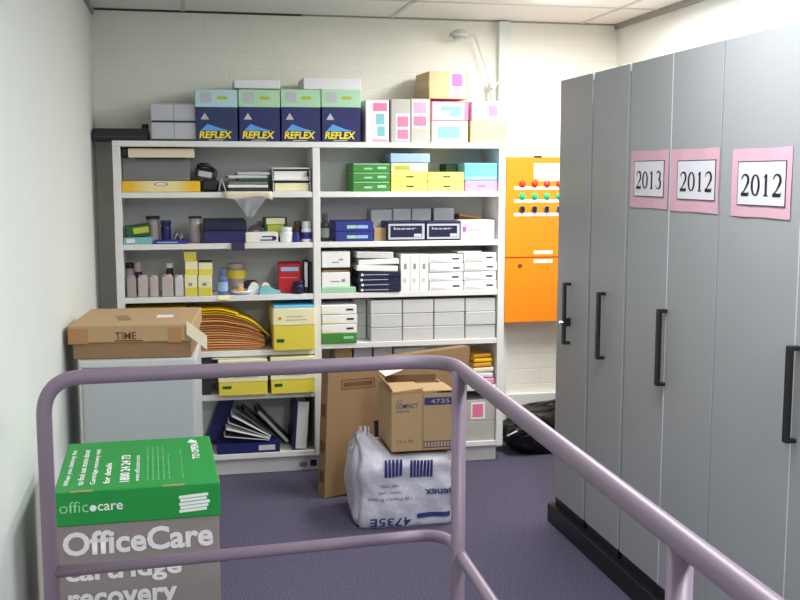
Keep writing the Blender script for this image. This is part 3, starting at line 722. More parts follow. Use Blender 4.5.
# ------------------------------------------------------------------ right bay, third shelf
t, x, w, hg = carton('paper_ream', 'pale green ream at bottom left of third right shelf', 'paper ream', 321.5, 356, 287.3, Y0-.01, S3, .24, M_LGREEN)
z = S3+hg+.0006
t, x, w, h = carton('printer_box', 'white printed box on the pale green ream', 'box', 322, 350, 272.5, Y0, z, .22, M_PAPER, decor=[(.3, .62, .35, .42, M_INKG, 'printed_line'), (.7, .82, .35, .55, M_INKG, 'printed_mark')])
z += h+.0006
for i, (m_, lb) in enumerate(((M_BROWN2, 'brown card folder in the gap between two white printed boxes'), (M_BLACK, 'black folder in the gap between two white printed boxes'))):
    tag(MB().box(-.07, 0, 0, .075, .2, .012, .002).build('document_folder', m_, None, (x+.003*i, Y0+.01, z), .05-.1*i), lb, 'folder'); z += .0126
carton('printer_box', 'white printed box highest at left of third right shelf', 'box', 322, 350, 251.5, Y0, z, .22, M_PAPER, decor=[(.35, .6, .3, .36, M_INKG, 'printed_line'), (.6, .75, .45, .55, M_INKG, 'printed_mark')])
z = S3
x, w, h = px_box(358.5, 400, 272, .0, S3); hb = h/4
for k in range(4):
    t = thing('lever_binder', 'dark navy binder lying flat, %s of four on third right shelf' % ['lowest', 'second from bottom', 'third from bottom', 'highest'][k], 'binder', (x+(.0, .002, -.003, .001)[k], .0, z), -.03+.015*(k % 3), 'navy binders on the third right shelf')
    MB().box(-w/2, 0, 0, w/2, .26, hb-.001, .002).build('cover', M_DNAVY, t)
    MB().box(-w*.36, -.001, hb*.42, w*.22, 0, hb*.55).build('printed_line', M_GREY, t)
    MB().box(-w*.44, -.001, hb*.25, -w*.38, 0, hb*.7).build('printed_mark', M_PAPER, t)
    z += hb
for k, (u0, u1, th, rz, m_, lb) in enumerate(((357, 398, .03, .0, M_PAPER, 'white paper pile directly on the navy binders'), (359, 399, .028, -.05, M_PAPER, 'white paper pile skewed to the right above navy binders'), (357, 394, .035, .03, M_LGREY, 'grey paper pile topmost over the navy binders'))):
    x, w, h = px_box(u0, u1, 260, .0, S3)
    tag(MB().box(-w/2, 0, 0, w/2, .24, th, .004, 2, Matrix.Rotation((.03, -.02, .03)[k], 4, 'Y')).build('paper_pile', m_, None, (x, .0+.005*k, z+.004), rz), lb, 'paper', 'paper piles on the navy binders'); z += th+.005
for k in range(3):
    u0 = 400.8+9.35*k
    carton('paper_box', 'upright white box, %s of three on third right shelf' % ORD[k], 'box', u0, u0+9.1, 254.3, Y0-.01, S3, .24, M_PAPER, 'upright white boxes on the third right shelf', decor=[(.35, .65, .6, .75, M_INKG, 'printed_mark'), (.3, .6, .25, .35, M_LGREY, 'printed_mark')])
RN = ['bottom', 'second from bottom', 'third from bottom', 'top']
for c, (u0, u1, v0, v1) in enumerate(((429.5, 463.5, 290.5, 254), (464.3, 497, 289.3, 252.6))):
    x, w, h = px_box(u0, u1, v1, Y0-.01, S3); hr = h/4
    first = None
    for k in range(4):
        lb = 'white ream, %s of the %s stack of four on third right shelf' % (RN[k], ['left', 'right'][c])
        loc = (x+(.001, -.002, .002, -.001)[k], Y0-.01+(.0, .003, .001, .004)[k], S3+k*hr)
        if first is None:
            t = thing('paper_ream', lb, 'paper ream', loc, 0, 'white reams on the third right shelf'); first = t
            MB().box(-w/2, 0, 0, w/2, .24, hr-.0015, .004, 2).build('wrapper', M_PAPER, t)
            MB().box(w*.18, -.001, hr*.38, w*.38, 0, hr*.55).build('printed_mark', M_DGREY, t)
            MB().poly([(-w*.46, -.001, hr*.08), (-w*.1, -.001, hr*.08), (w*.2, -.001, hr*.13), (-w*.46, -.001, hr*.4)]).build('printed_wedge', M_LGREY, t)
        else: dup(first, loc, lb)
tag(MB().box(-.07, 0, 0, .07, .15, .006).build('loose_paper', M_PAPER, None, (atY(470, 252, .03).x, .03, S3+h+.0005), .1), 'loose white sheets on the right stack of white reams', 'paper')

# ------------------------------------------------------------------ right bay, fourth shelf
t, x, w, hg = carton('paper_ream', 'green ream under white reams at left of fourth right shelf', 'paper ream', 321, 357, 333.5, -.005, R4, .24, M_GREEN, decor=[(.62, .9, .45, .7, M_LGREEN, 'printed_mark')])
z = R4+hg+.0006
_, _, hh = px_box(321, 357, 305, -.005, z); hr = hh/3; first = None
for k in range(3):
    lb = 'white ream, %s of three on the green ream' % ['bottom', 'middle', 'top'][k]
    loc = (x+(.0, .002, -.001)[k], -.005, z+k*hr)
    if first is None:
        t = thing('paper_ream', lb, 'paper ream', loc, 0, 'white reams on the green ream'); first = t
        MB().box(-w/2, 0, 0, w/2, .24, hr-.0015, .004, 2).build('wrapper', M_PAPER, t)
        MB().box(w*.2, -.001, hr*.4, w*.4, 0, hr*.6).build('printed_mark', M_DGREY, t)
        MB().poly([(-w*.48, -.001, hr*.08), (-w*.1, -.001, hr*.08), (w*.1, -.001, hr*.13), (-w*.48, -.001, hr*.45)]).build('printed_wedge', M_LYEL, t)
    else: dup(first, loc, lb)
z = R4
for k in range(3):
    x, w, h = px_box(353, 366, 326-13.5*k, .14, z)
    tag(MB().box(-w/2, 0, 0, w/2, .17, h-.001, .002).build('card_carton', M_LGREY, None, (x, .14, z)), 'grey carton set back, %s of three behind the white reams' % ['bottom', 'middle', 'top'][k], 'box', 'grey cartons set back on the fourth right shelf'); z += h
xs = [(370.5, 403.3), (404, 435.8), (436.5, 466.5), (467.2, 497.3)]
xA = atY(xs[0][0], 320, Y0-.008).x; xB = 2.018; wc = (xB-xA)/4
hc = (atY(430, 299, Y0).z-R4)/3
first = None
CN = ['leftmost', 'second from left', 'third from left', 'rightmost']
for c in range(4):
    for r in range(3):
        lb = 'plain white carton, %s row, %s column, on fourth right shelf' % (['bottom', 'middle', 'top'][r], CN[c])
        loc = (xA+wc*(c+.5), Y0-.008+rd.uniform(0, .008), R4+hc*r)
        if first is None:
            t = thing('card_carton', lb, 'box', loc, 0, 'plain white cartons on the fourth right shelf'); first = t
            MB().box(-wc/2+.0028, 0, 0, wc/2-.0028, .25, hc-.0018, .003).build('carton_body', M_LGREY, t)
            MB().box(-wc/2+.004, -.001, hc*.86, wc/2-.004, 0, hc*.89).build('flap_seam', M_GREY, t)
        else: dup(first, loc, lb, rotz=rd.uniform(-.004, .004))

# ------------------------------------------------------------------ right bay, lower shelves
z = R5
for k, (u0, u1, vt, Y, m_, lb) in enumerate(((335, 352, 346, .1, M_BROWN, 'small brown box at left of fifth right shelf'), (354, 372, 347, .1, M_GREY, 'grey box left of middle on fifth right shelf'), (374, 392, 346, .1, M_LGREY, 'pale grey box at middle of fifth right shelf'), (394, 425, 348, .12, M_WHITE, 'white box right of middle on fifth right shelf'))):
    carton('storage_box', lb, 'box', u0, u1, vt, Y, R5, .2, m_, 'boxes behind the big carton')
z = R5
for k, (m_, th, lb, dz) in enumerate(((M_LPINK, .03, 'pink packet lowest at right end of fifth right shelf', 0), (M_WHITE, .026, 'white packet second lowest at right end of fifth right shelf', 0), (M_CREAM, .024, 'cream packet under the golden packets', 0), (M_GOLD, .022, 'golden packet, lowest of three at right end', 0), (M_YENV, .02, 'golden yellow packet, middle of three at right end', 0), (M_GOLD, .02, 'golden packet, topmost of three at right end', 0))):
    wd = .105 if k > 2 else .12
    tag(MB().box(-wd/2, 0, 0, wd/2, .2, th, .006, 2, Matrix.Rotation((.0, .02, -.03, -.05, -.02, -.05)[k], 4, 'Y')).build('document_packet', m_, None, (1.954-.004*(k % 2), .02+.004*k, z+.004), rd.uniform(-.03, .03)), lb, 'packet', 'packets at the right end of the fifth right shelf'); z += th+.0045
t, x, w, h = carton('card_carton', 'plain grey carton under pink labelled one, bottom right shelf', 'box', 456, 495.5, 421, Y0, BT, .26, M_TGREY)
carton('card_carton', 'grey carton with pink label on bottom right shelf', 'box', 456, 496, 400, Y0, BT+h+.0006, .26, M_TGREY, decor=[(.38, .74, .1, .9, M_PAPER), (.42, .69, .18, .8, M_PINK, 'printed_mark')])
carton('card_carton', 'plain grey carton at left of bottom right shelf behind big carton', 'box', 395, 452, 398, .05, BT, .25, M_LGREY)

# ------------------------------------------------------------------ big flat carton leaning in front of shelves
t = thing('flat_carton', 'large flat brown carton leaning against right bay shelves', 'box', (.992, -.475, .003), rot=(-.075, 0, .22))
fw_, fh_, ft_ = .80, .65, .095
MB().prism([(0, 0), (.772, .05), (.838, .70), (.045, .655)], 0, ft_).build('carton_body', M_BROWN2, t)
l = MB()
for a, b, c, d in ((.11, fh_-.12, .29, fh_-.115), (.11, fh_-.075, .29, fh_-.07), (.11, fh_-.12, .115, fh_-.07), (.285, fh_-.12, .29, fh_-.07)): l.box(a, -.001, b, c, 0, d)
l.box(.122, -.001, fh_-.106, .278, 0, fh_-.084)
l.build('printed_frame', M_INKBR, t)
MB().box(.33, -.0012, fh_-.20, .385, 0, fh_-.09).build('paper_label', M_LGREY, t)
MB().box(.765, -.0012, .50, .812, 0, .545).build('orange_sticker', M_REDL, t)
MB().box(.28, -.0012, .27, .36, 0, .36).build('hand_hole', M_BLACK, t)
for zz in (.22, .4, .07):
    MB().box(-.002+.069*zz, .02, zz, .008+.069*zz, .07, zz+.06).build('printed_mark', M_INKBR, t)

# ------------------------------------------------------------------ white wrapped pack
BX0, BX1, BY0, BY1, BZ = 1.072, 1.54, -.975, -.575, .335
def bump_(x, z): return .007*math.sin(x*23+z*11)+.006*math.sin(z*31-x*9)+.004*math.sin(x*57+z*43)
def front_y(x, z):
    ex = min((x-BX0), (BX1-x)); ez = min(z, BZ-z)
    rnd = .05*max(0, 1-max(ex, 0)/.07)**2 + .012*max(0, 1-max(ez, 0)/.03)**2
    return BY0+rnd+bump_(x, z)*.8
t = thing('wrapped_pack', 'white plastic wrapped pack with blue print under open carton', 'package', ((BX0+BX1)/2, -.75, 0))
ox, oy = (BX0+BX1)/2, -.75
b = bmesh.new(); bmesh.ops.create_cube(b, size=1); bmesh.ops.subdivide_edges(b, edges=list(b.edges), cuts=23, use_grid_fill=True)
for v in b.verts:
    fx, fy, fz = v.co.x+.5, v.co.y+.5, v.co.z+.5
    x = BX0+fx*(BX1-BX0); z = fz*BZ
    ex = min(fx, 1-fx)*(BX1-BX0); ez = min(fz, 1-fz)*BZ; ey = min(fy, 1-fy)*(BY1-BY0)
    yf, yb = front_y(x, z), BY1-.02*max(0, 1-ex/.06)**2+bump_(x+.3, z)
    y = yf+(yb-yf)*fy
    # rounded ends and slumping top corners
    x += (ox-x)*.0 + (.03*max(0, 1-ey/.08)**2+.02*max(0, 1-ez/.05)**2)*(1 if fx < .5 else -1)*(1 if min(fx, 1-fx) < .02 else .0)
    if fx < .5: x += .008*math.sin(z*26+y*9)*(1-2*fx)**3
    if fz > .5:
        z += (-.03*max(0, 1-ey/.06)**2*(fz-.5)*2)+.004*math.sin(x*33+y*21)*(fz-.5)
        if x < 1.24:                     # slack wrapping gathered up at the left end
            k = max(0, 1-abs(x-1.13)/.11)*max(0, 1-abs(y+.80)/.16)
            z += .085*k**.8*(fz-.5)*2*(1+.2*math.sin(x*90+y*60))
    v.co = Vector((x-ox, y-oy, max(z, .0)))
mb = MB(); mb.bm.free(); mb.bm = b
mb.build('wrapping', M_BAG, t, smooth=True)
# gathered neck
nk = MB()
for k in range(7):
    a = k*2*PI/7
    nk.sheet(lambda u, v, a=a: Vector((1.135-ox+math.cos(a+.5*u)*(.012+.055*(1-v)**2+.012*v), -.81-oy+math.sin(a+.5*u)*(.012+.05*(1-v)**2+.012*v), .335+.1*v+.008*math.sin(u*9+a))), 4, 6, .0015)
nk.build('gathered_neck', M_BAG, t, smooth=True)
def warp(p):
    X = p.x+ox; return Vector((p.x, front_y(X, p.z)-oy-.009, p.z))
inv_x, inv_z = (-1, 0, 0), (0, 0, -1)
def put(body, u0, u1, v0, v1, bold=0, slant=0, m=M_INKB):
    a, c = atY(u1, v0, BY0), atY(u0, v1, BY0)     # printed upside down: starts at the right, runs to the left
    lettering(body, (a.x-ox, 0, a.z), inv_x, inv_z, a.x-c.x, a.z-c.z, m, t, bold, slant=slant, warp=warp)
put('4735E', 370, 411, 516, 527.5, .01)
put('Kleenex', 424, 462, 486, 496, .02, -.25)
put('HAND TOWEL', 380, 398, 484, 488)
put('COMPACT TOWEL', 378, 401, 490.5, 494)
put('1 ply 24 packs x 90 sheets', 368, 411, 495, 502)
def wrapgrid(x0, x1, z0, z1, name, m):
    MB().sheet(lambda a, c: warp(Vector((x0+(x1-x0)*a-ox, 0, z0+(z1-z0)*c))), 14, 6).build(name, m, t, fix=False)
a, c = atY(417, 518, BY0), atY(449, 521, BY0); wrapgrid(a.x, 1.505, .045, .066, 'printed_band', M_INKB)
for (u0, u1, nb) in ((384, 403, 5), (410, 433, 7)):
    a, c = atY(u0, 460, BY0), atY(u1, 476, BY0); wd = (c.x-a.x)/nb
    for q in range(nb):
        wrapgrid(a.x+q*wd, a.x+(q+.72)*wd, c.z, a.z, 'printed_bar', M_INKB)

# ------------------------------------------------------------------ open carton on the pack
OX0, OX1, OY0, OD, OZ = 1.236, 1.527, -.955, .32, .3455
OW, OH = OX1-OX0, .268
t = thing('open_carton', 'open brown carton with folded flaps on the white wrapped pack', 'box', (OX0, OY0, OZ))
b = MB(); e = .006
b.box(0, 0, 0, OW, e, OH); b.box(0, OD-e, 0, OW, OD, OH); b.box(0, e, 0, e, OD-e, OH); b.box(OW-e, e, 0, OW, OD-e, OH); b.box(0, 0, 0, OW, OD, e)
b.build('carton_body', M_BROWN, t)
def flap(x0, x1, y1, lift0, lift1, z1):
    return MB().sheet(lambda a, c: Vector((x0+(x1-x0)*a, .002+y1*c-.012*(1-c)*a*0, OH+.004+(lift0+(lift1-lift0)*a)*(1-c)+z1*c)), 4, 4, .004)
flap(-.004, OW*.5, .2, .006, .022, .012).build('flap', M_BROWN, t, label='left flap of the open carton')
flap(OW*.505, OW, .21, .008, .008, .002).build('flap', M_BROWN, t, label='right flap of the open carton')
MB().box(-.002, 0, OH, .002, OD-.03, OH+.05, 0, 1, Matrix.Rotation(-.5, 4, 'Y')).build('flap', M_BROWN, t)
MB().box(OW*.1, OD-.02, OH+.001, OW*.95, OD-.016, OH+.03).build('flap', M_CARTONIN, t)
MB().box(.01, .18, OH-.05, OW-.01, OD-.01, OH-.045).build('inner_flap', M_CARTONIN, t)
MB().box(OW*.492, -.0008, 0, OW*.5, 0, OH).build('seam', M_INKBR, t)
MB().box(OW*.52, -.001, OH*.80, OW*.99, 0, OH*.93).build('printed_band', M_INKB, t)
lettering('4735', (OW*.62, -.002, OH*.83), (1, 0, 0), (0, 0, 1), OW*.3, OH*.07, M_TAPE, t)
MB().box(OW*.51, -.001, OH*.06, OW*.99, 0, OH*.18).build('printed_band', M_INKB, t)
for q in range(9): MB().box(OW*(.52+.052*q), -.0016, OH*.075, OW*(.52+.052*q+.038), -.001, OH*.165).build('printed_cell', M_BROWN, t)
lettering('KCP', (OW*.08, -.001, OH*.86), (1, 0, 0), (0, 0, 1), OW*.09, OH*.05, M_INKB, t)
lettering('COMPACT', (OW*.07, -.001, OH*.76), (1, 0, 0), (0, 0, 1), OW*.34, OH*.08, M_INKB, t, .02)
lettering('HAND TOWEL', (OW*.07, -.001, OH*.69), (1, 0, 0), (0, 0, 1), OW*.22, OH*.04, M_INKB, t)
lettering('24 x 90', (OW*.08, -.001, OH*.17), (1, 0, 0), (0, 0, 1), OW*.26, OH*.05, M_INKBR, t)
tag(MB().sheet(lambda a, c: Vector((.13*a, .13*c, .035*a+.02*c)), 4, 4, .002).build('loose_paper', M_PAPER, None, (OX0+.01, OY0+.19, OZ+OH+.05), .25), 'white paper lying on the flaps of the open carton', 'paper')

# ------------------------------------------------------------------ black rubbish bag in the corner
b = bmesh.new(); bmesh.ops.create_uvsphere(b, u_segments=40, v_segments=26, radius=1)
for v in b.verts:
    p = v.co.copy()
    f = 1+.07*math.sin(p.x*7+p.z*5)+.06*math.sin(p.y*9-p.z*6+p.x*4)+.03*math.sin(p.x*19+p.y*15)
    x = math.copysign(abs(p.x)**.6, p.x)*f*.235; y = math.copysign(abs(p.y)**.7, p.y)*f*.12; z = (p.z*f*.5+.5)*(.285+.075*p.x)
    v.co = Vector((x, y, max(0, z)))
mb = MB(); mb.bm.free(); mb.bm = b
t = thing('rubbish_bag', 'glossy black plastic bag on floor below the orange cabinet', 'bag', (2.345, .165, 0))
mb.build('bag_body', M_BBAG, t, smooth=True)
MB().tube([(-.22, -.09, .17), (-.19, -.12, .2), (-.12, -.125, .235), (-.06, -.12, .24)], [.003, .006, .006, .003], 6).build('bag_fold', M_BBAG, t, smooth=True)
MB().tube([(-.22, -.11, .1), (-.12, -.135, .13), (-.04, -.13, .16)], [.003, .008, .003], 6).build('bag_fold', M_BBAG, t, smooth=True)
MB().tube([(-.245, -.12, .13), (-.19, -.135, .16)], [.006, .004], 6).build('bag_tie', M_PAPER, t, smooth=True)

# ------------------------------------------------------------------ orange switch cabinet
oz0, oz1, ox0, ox1, oyf = .752, 1.695, 2.124, 2.80, .2
t = thing('switch_cabinet', 'orange electrical switch cabinet on brick wall beside shelves', 'cabinet', (ox0, oyf, oz0))
ow, oh = ox1-ox0, oz1-oz0
MB().box(0, .012, 0, ow, .149, oh, .003).build('cabinet_body', M_ORANGE, t)
zs = 1.125-oz0
up_ = MB().box(.002, 0, zs+.004, ow-.002, .012, oh-.002, .002).build('cabinet_door', M_ORANGE, t)
lo_ = MB().box(.002, 0, .002, ow-.002, .012, zs-.004, .002).build('cabinet_door', M_ORANGE, t)
MB().box(.172, -.001, 1.157-oz0-.012, .285, 0, 1.157-oz0+.008).build('name_plate', M_PAPER, up_)
MB().box(.172, -.001, 1.106-oz0-.012, .285, 0, 1.106-oz0+.008).build('name_plate', M_PAPER, lo_)
MB().lathe([(.011, 0), (.011, .006), (.006, .008)], (.09, 0, 1.082-oz0), 14, 'Y').build('key_lock', M_INKBR, lo_)
nt_ = MB(); nt_.box(.165, -.001, 1.572-oz0, .40, 0, 1.66-oz0); nt_.box(.195, -.001, 1.56-oz0, .36, 0, 1.572-oz0)
nt_.build('notice_paper', M_PAPER, up_)
MB().box(.17, -.002, oh-.004, .21, .03, oh+.008).build('hinge', M_DGREY, t)
for zz in (1.520, 1.448, 1.371): MB().box(.05, -.0015, zz-oz0-.009, .42, 0, zz-oz0+.009).build('label_strip', M_PAPER, up_)
for q in range(4):
    xx = 2.221+.0735*q-ox0
    for zz, m_, nm in ((1.543, M_REDL, 'red_indicator'), (1.474, M_GRNL, 'green_indicator')):
        i_ = MB().lathe([(.019, 0), (.019, .006)], (xx, 0, zz-oz0), 16, 'Y').build(nm, M_CHROME if 0 else m_, up_)
        MB().lathe([(.015, .006), (.013, .014), (.006, .018)], (xx, 0, zz-oz0), 16, 'Y').build('lens', m_, i_)
    k_ = MB().lathe([(.019, 0), (.019, .008)], (xx, 0, 1.402-oz0), 16, 'Y').build('rotary_switch', M_CHROME, up_)
    MB().box(xx-.006, -.026, 1.402-oz0-.017, xx+.006, -.008, 1.402-oz0+.014, .002).build('switch_lever', M_BLACK, k_)

# ------------------------------------------------------------------ mobile shelving units (closed row)
XC = 1.985; zb, ztp = .126, 2.006
units = [(-1.383, -1.022, 'grey mobile shelving unit nearest the back wall, with a key in its handle', 1),
         (-1.745, -1.403, 'narrow grey mobile shelving unit with no year sign on it', 1),
         (-2.440, -1.763, 'wide grey mobile shelving unit bearing the 2013 and first 2012 signs', 2),
         (-3.36, -2.444, 'grey mobile shelving unit nearest the viewer, with one 2012 sign', 2)]
hy = [-1.185, -1.565, -2.105, -2.905]
MB_ = MB().box(XC-.022, -4.2, 0, XR-.03, -1.005, .085, .003)
tag(MB_.build('track_platform', M_BLACK), 'low black track platform under the grey mobile shelving units', 'platform')
for k, (ya, yb, lab, np_) in enumerate(units):
    t = thing('mobile_shelving', lab, 'mobile shelving', (XC, (ya+yb)/2, .0855), 0, 'grey mobile shelving units')
    w2 = (yb-ya)/2; H2 = ztp-.0855; zp = zb-.0855
    MB().box(.02, -w2+.004, zp, .82, w2-.004, H2-.006, .002).build('carcass', M_MGREY, t)
    MB().box(.008, -w2+.006, 0, .80, w2-.006, zp, .0).build('plinth', M_BLACK, t)
    pw = 2*w2/np_
    if k == 3: cuts = [(-w2, 2*w2*.5-w2-.0), (0, w2)]; cuts = [(-w2, -2.885-(ya+yb)/2), (-2.885-(ya+yb)/2, w2)]
    else: cuts = [(-w2+pw*q, -w2+pw*(q+1)) for q in range(np_)]
    for a, b in cuts:
        MB().box(0, a+.0012, zp, .02, b-.0012, H2, .002, 2).build('end_panel', M_STEEL, t)
    if np_ == 2: MB().box(-.0006, cuts[0][1]-.002, zp, .004, cuts[0][1]+.002, H2-.002).build('centre_seam', M_STEELW, t)
    if k < 2: MB().box(.001, -w2-.012, H2-.03, .02, -w2, H2-.004, .001).build('corner_piece', M_STEELW, t)  # pale block standing in for the white highlight at the gap top
    h0, h1 = .857-.0855, 1.128-.0855; yy = hy[k]-(ya+yb)/2
    hd = MB()
    hd.box(-.034, yy-.012, h0, -.020, yy+.012, h1, .003, 2)
    hd.box(-.030, yy-.011, h1-.012, 0, yy+.012, h1, .002); hd.box(-.030, yy-.011, h0, 0, yy+.011, h0+.012, .002)
    hd = hd.build('handle', M_BLACK, t)
    if k == 0:
        MB().box(-.030, yy-.014, h0+.08, 0, yy+.012, h0+.115, .003).build('lock', M_BLACK, hd)
        MB().lathe([(.008, 0), (.011, .012), (.006, .022)], (-.05, yy, h0+.098), 12, 'X').build('key', M_CHROME, hd)

def sign(year, ya, yb, za, zb_, cy0, cy1, cz0, cz1, lab, tilt=0):
    """ya is the end nearer the back wall; text runs towards -y"""
    t = thing('year_sign', lab, 'sign', (XC-.0005, ya, za), rot=(tilt, 0, 0), group='pink year signs on the mobile shelving')
    L = ya-yb; hh = zb_-za
    s_ = MB(); s_.sheet(lambda a, b: Vector((-.0015-.0012*math.sin(a*7+b*3)**2, -L*a, hh*b+.002*math.sin(a*8)*(b-.5))), 8, 6, .0006); s_.build('backing_paper', M_SIGNP, t)
    c0, c1, d0, d1 = ya-cy0, ya-cy1, cz0-za, cz1-za
    cd = MB().box(-.0046, -c1, d0, -.0032, -c0, d1).build('white_card', M_CARD, t)
    fr = MB(); q = .0022
    fr.box(-.0052, -c1-q, d0-q, -.003, -c0+q, d0); fr.box(-.0052, -c1-q, d1, -.003, -c0+q, d1+q); fr.box(-.0052, -c1-q, d0, -.003, -c1, d1); fr.box(-.0052, -c0, d0, -.003, -c0+q, d1)
    fr.build('card_outline', M_INK, t)
    wd = (c1-c0)*.9/4
    for i, ch in enumerate(year):
        strokes(DIG[ch], (-.0056, -(c0+(c1-c0)*.05)-wd*i-wd*.06, d0+(d1-d0)*.21), (0, -1, 0), (0, 0, 1), wd*.9, (d1-d0)*.5, M_INK, t)
sign('2013', -1.789, -2.092, 1.475, 1.68, -1.823, -2.062, 1.518, 1.642, 'pink year sign reading 2013 on grey shelving')
sign('2012', -2.112, -2.440, 1.472, 1.678, -2.168, -2.42, 1.514, 1.639, 'pink 2012 sign right beside the 2013 sign')
sign('2012', -2.520, -2.838, 1.470, 1.67, -2.560, -2.812, 1.506, 1.631, 'pink 2012 sign on the grey unit nearest the viewer')

# ------------------------------------------------------------------ grey cabinet and flat lidded carton by the left wall
cx_, cyf = -.06, -1.555
ZCAB = .912
t = thing('filing_cabinet', 'plain grey metal cabinet beside left wall under the lidded carton', 'cabinet', (-.045, -1.49, 0), -.06)
MB().box(0, 0, .04, .415, .55, ZCAB-.03, .012, 3).build('cabinet_body', M_CAB, t)
MB().box(-.004, -.006, ZCAB-.03, .419, .556, ZCAB, .006, 2).build('cabinet_top', M_CABTOP, t)
MB().box(.02, .03, 0, .395, .52, .04).build('plinth', M_BLACK, t)
CW, CD = .452, .50
t = thing('lidded_carton', 'flat brown carton with deep lid and handwriting on the grey cabinet', 'box', (-.086, -1.475, ZCAB+.0005), -.085)
MB().box(.014, .008, 0, CW-.006, CD-.01, .07, .003).build('carton_body', M_BROWN2, t)
lid = MB(); lid.box(0, 0, .062, CW, CD, .128, .004)
lid = lid.build('lid', M_BROWN, t)
lettering('TIME', (CW*.375, -.0015, .074), (1, 0, 0), (0, 0, 1), CW*.17, .027, M_INKBR, lid, .01)
MB().box(CW*.37, -.001, .067, CW*.6, 0, .071).build('underline', M_INKBR, lid)
MB().box(CW*.66, .19, .128, CW*.8, .27, .1288).build('paper_label', M_WHITE, lid)
MB().box(CW*.0, -.001, .059, CW*.16, 0, .116).build('tape_strip', M_TAPEB, lid)
MB().box(CW*.8, -.001, .059, CW*.91, 0, .116).build('tape_strip', M_TAPEB, lid)
tn = MB(); tn.sheet(lambda a, b: Vector((CW-.02+.075*a, -.012-.02*a+.055*b*.2, .09-.055*a+.05*b)), 4, 4, .004)
tn.build('torn_flap', M_CREAM, lid, label='torn pale corner flap')
MB().box(.15, .12, .128, .2, .26, .1284, 0, 1, Matrix.Rotation(.25, 4, 'Z')).build('slot_mark', M_BROWN2, lid)

# ------------------------------------------------------------------ cartridge recovery box
BWX, BDY, BH = .418, .50, .79
t = thing('recycling_box', 'tall taupe cardboard recycling box with green printed lid behind the rail', 'box', (.002, -2.745, 0), .03)
MB().box(.004, .004, 0, BWX-.004, BDY-.004, BH-.06, .003).build('carton_body', M_OCBOX, t)
lid = MB().box(0, 0, BH-.092, BWX, BDY, BH, .003).build('lid', M_LIDGREEN, t)
EX, EZ = (1, 0, 0), (0, 0, 1)
zl = BH-.092
lettering('OfficeCare', (BWX*.04, .002, zl-.080), EX, EZ, BWX*.91, .064, M_OCTXT, t, .03)
lettering('cartridge', (BWX*.05, .002, zl-.163), EX, EZ, BWX*.70, .066, M_OCTXT, t, .03)
lettering('recovery', (BWX*.06, .002, zl-.242), EX, EZ, BWX*.66, .060, M_OCTXT, t, .03)
lettering('offic', (BWX*.03, -.001, zl+.036), EX, EZ, BWX*.17, .030, M_LGTXT, lid, -.005)
MB().lathe([(.0085, 0), (.0085, .001)], (BWX*.228, 0, zl+.045), 18, 'Y').build('round_mark', M_WTXT, lid)
lettering('care', (BWX*.255, -.001, zl+.037), EX, EZ, BWX*.15, .018, M_WTXT, lid, .01)
lg = MB()
for q in range(5): lg.box(BWX*.745+.003*(q % 2), -.001, zl+.018+.0095*q, BWX*.925+.004*(q % 3)-.004, 0, zl+.0255+.0095*q, 0, 1, Matrix.Rotation(-.06, 4, 'Y'))
lg.build('printed_mark', M_WTXT, lid)
EY, EXN = (0, 1, 0), (-1, 0, 0)
def topline(body, xf, hgt, y0, L, m=M_WTXT, bold=.01): lettering(body, (BWX*xf, y0, BH+.001), EY, EXN, L, hgt, m, lid, bold)
topline('When you destroy the', .085, .017, .05, .36, bold=.025)
topline('to find out more about', .165, .017, .05, .36, bold=.025)
topline('Cartridge recovery visit', .245, .017, .05, .36, bold=.025)
topline('for details', .325, .017, .05, .2, bold=.025)
topline('1800 24 24 73', .445, .026, .055, .27, bold=.03)
topline('www.officecare.com', .505, .013, .055, .26)
for q in range(5): topline('please place empty cartridges in this box', .565+.034*q, .007, .055, .35-.02*(q == 4)*5, M_LGTXT, 0)
topline('other items are not accepted', .785, .006, .055, .3, M_LGTXT, 0)
topline('TO OPEN', .905, .022, .24, .17, bold=.03)
MB().poly([(BWX*.83, .43, BH+.001), (BWX*.90, .42, BH+.001), (BWX*.90, .44, BH+.001), (BWX*.86, .465, BH+.001)]).build('arrow_mark', M_WTXT, lid)
for f in (.17, .72): MB().box(BWX*f-.03, -.0008, BH-.0025, BWX*f+.025, .004, BH+.0006).build('worn_edge', M_BROWN, lid)

# ------------------------------------------------------------------ mauve tubular rail
R = .0168
def bend(p0, p1, p2, r, n=8):
    p0, p1, p2 = Vector(p0), Vector(p1), Vector(p2)
    a = p1+(p0-p1).normalized()*r; b = p1+(p2-p1).normalized()*r
    return [(a*(1-s)**2+p1*2*s*(1-s)+b*s*s) for s in [i/n for i in range(n+1)]]
t = thing('tubular_railing', 'mauve tubular metal railing with two rails in the foreground', 'railing', (.47, -3.08, 0))
O = Vector((.47, -3.08, 0))
pA = Vector((.0325, -3.085, 0)); zr = 1.150
c1 = Vector((.0325, -3.085, zr)); c2 = Vector((.958, -3.045, zr)); c3 = Vector((.902, -5.35, zr)); c4 = Vector((.902, -5.35, 0))
path = [pA]+bend(pA, c1, c2, .085, 10)+bend(c1, c2, c3, .11, 10)+bend(c2, c3, c4, .1, 8)+[c4]
MB().tube([p-O for p in path], R, 18).build('top_rail', M_MAUVE, t, smooth=True)
zm = .722
m1 = Vector((.0325, -3.085, zm-.012)); m2 = Vector((.952, -3.05, zm)); m3 = Vector((.902, -5.35, zm))
path = [m1]+bend(m1, m2, m3, .085, 10)+[m3]
MB().tube([p-O for p in path], R*.85, 18).build('mid_rail', M_MAUVE, t, smooth=True)
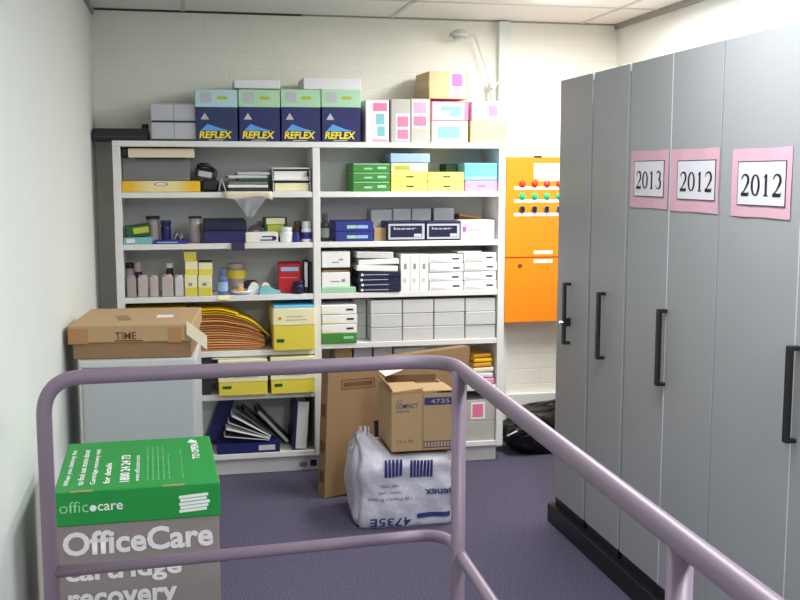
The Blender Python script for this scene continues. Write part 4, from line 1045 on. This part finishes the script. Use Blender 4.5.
for (px_, py_) in ((.943, -3.2), (.9275, -4.3)):
    MB().tube([Vector((px_, py_, 0))-O, Vector((px_, py_, zr))-O], R*.98, 18).build('post', M_MAUVE, t, smooth=True)
for (px_, py_) in ((.0325, -3.085), (.943, -3.2), (.9275, -4.3), (.902, -5.35)):
    MB().lathe([(.05, 0), (.05, .006), (.022, .01)], Vector((px_, py_, 0))-O, 20).build('floor_flange', M_MAUVE, t)

# ------------------------------------------------------------------ light
def area(name, loc, sx, sy, power, col=(1, 1, 1), rot=(0, 0, 0)):
    l = bpy.data.lights.new(name, 'AREA'); l.shape = 'RECTANGLE'; l.size = sx; l.size_y = sy; l.energy = power; l.color = col
    o = bpy.data.objects.new(name, l); COL.objects.link(o); o.location = loc; o.rotation_euler = rot; return o
for (lx, ly, pw, c) in ((2.2, -.95, 44, (1, .985, .95)), (1.5, -3.0, 22, (.97, .985, 1)), (1.5, -5.4, 46, (.97, .985, 1))):  # last lamp is an added, unseen fill for the shelf fronts
    area('ceiling_and_fill_lamp', (lx, ly, ZC-.06), .3, 1.2, pw, c)                               # each lamp shines down ...
    area('ceiling_and_fill_lamp', (lx, ly, ZC-.10), .3, 1.2, pw*(.03 if ly > -2 else .16), c, (PI, 0, 0))               # ... and an added upward light spills a little on to the ceiling
w = bpy.data.worlds.new('world'); scene.world = w; w.use_nodes = True
w.node_tree.nodes['Background'].inputs[0].default_value = (.5, .5, .5, 1); w.node_tree.nodes['Background'].inputs[1].default_value = .1

# ------------------------------------------------------------------ camera
cd = bpy.data.cameras.new('camera'); cam = bpy.data.objects.new('camera', cd); COL.objects.link(cam)
cd.sensor_width = 36; cd.lens = FPX/800*36; cd.clip_start = .02
cam.matrix_world = Matrix(((RT.x, UP.x, -FW.x, CAM.x), (RT.y, UP.y, -FW.y, CAM.y), (RT.z, UP.z, -FW.z, CAM.z), (0, 0, 0, 1)))
scene.camera = cam
vs = scene.view_settings
vs.view_transform = 'Standard'; vs.look = 'None'; vs.gamma = 1; vs.exposure = .35; vs.use_curve_mapping = False
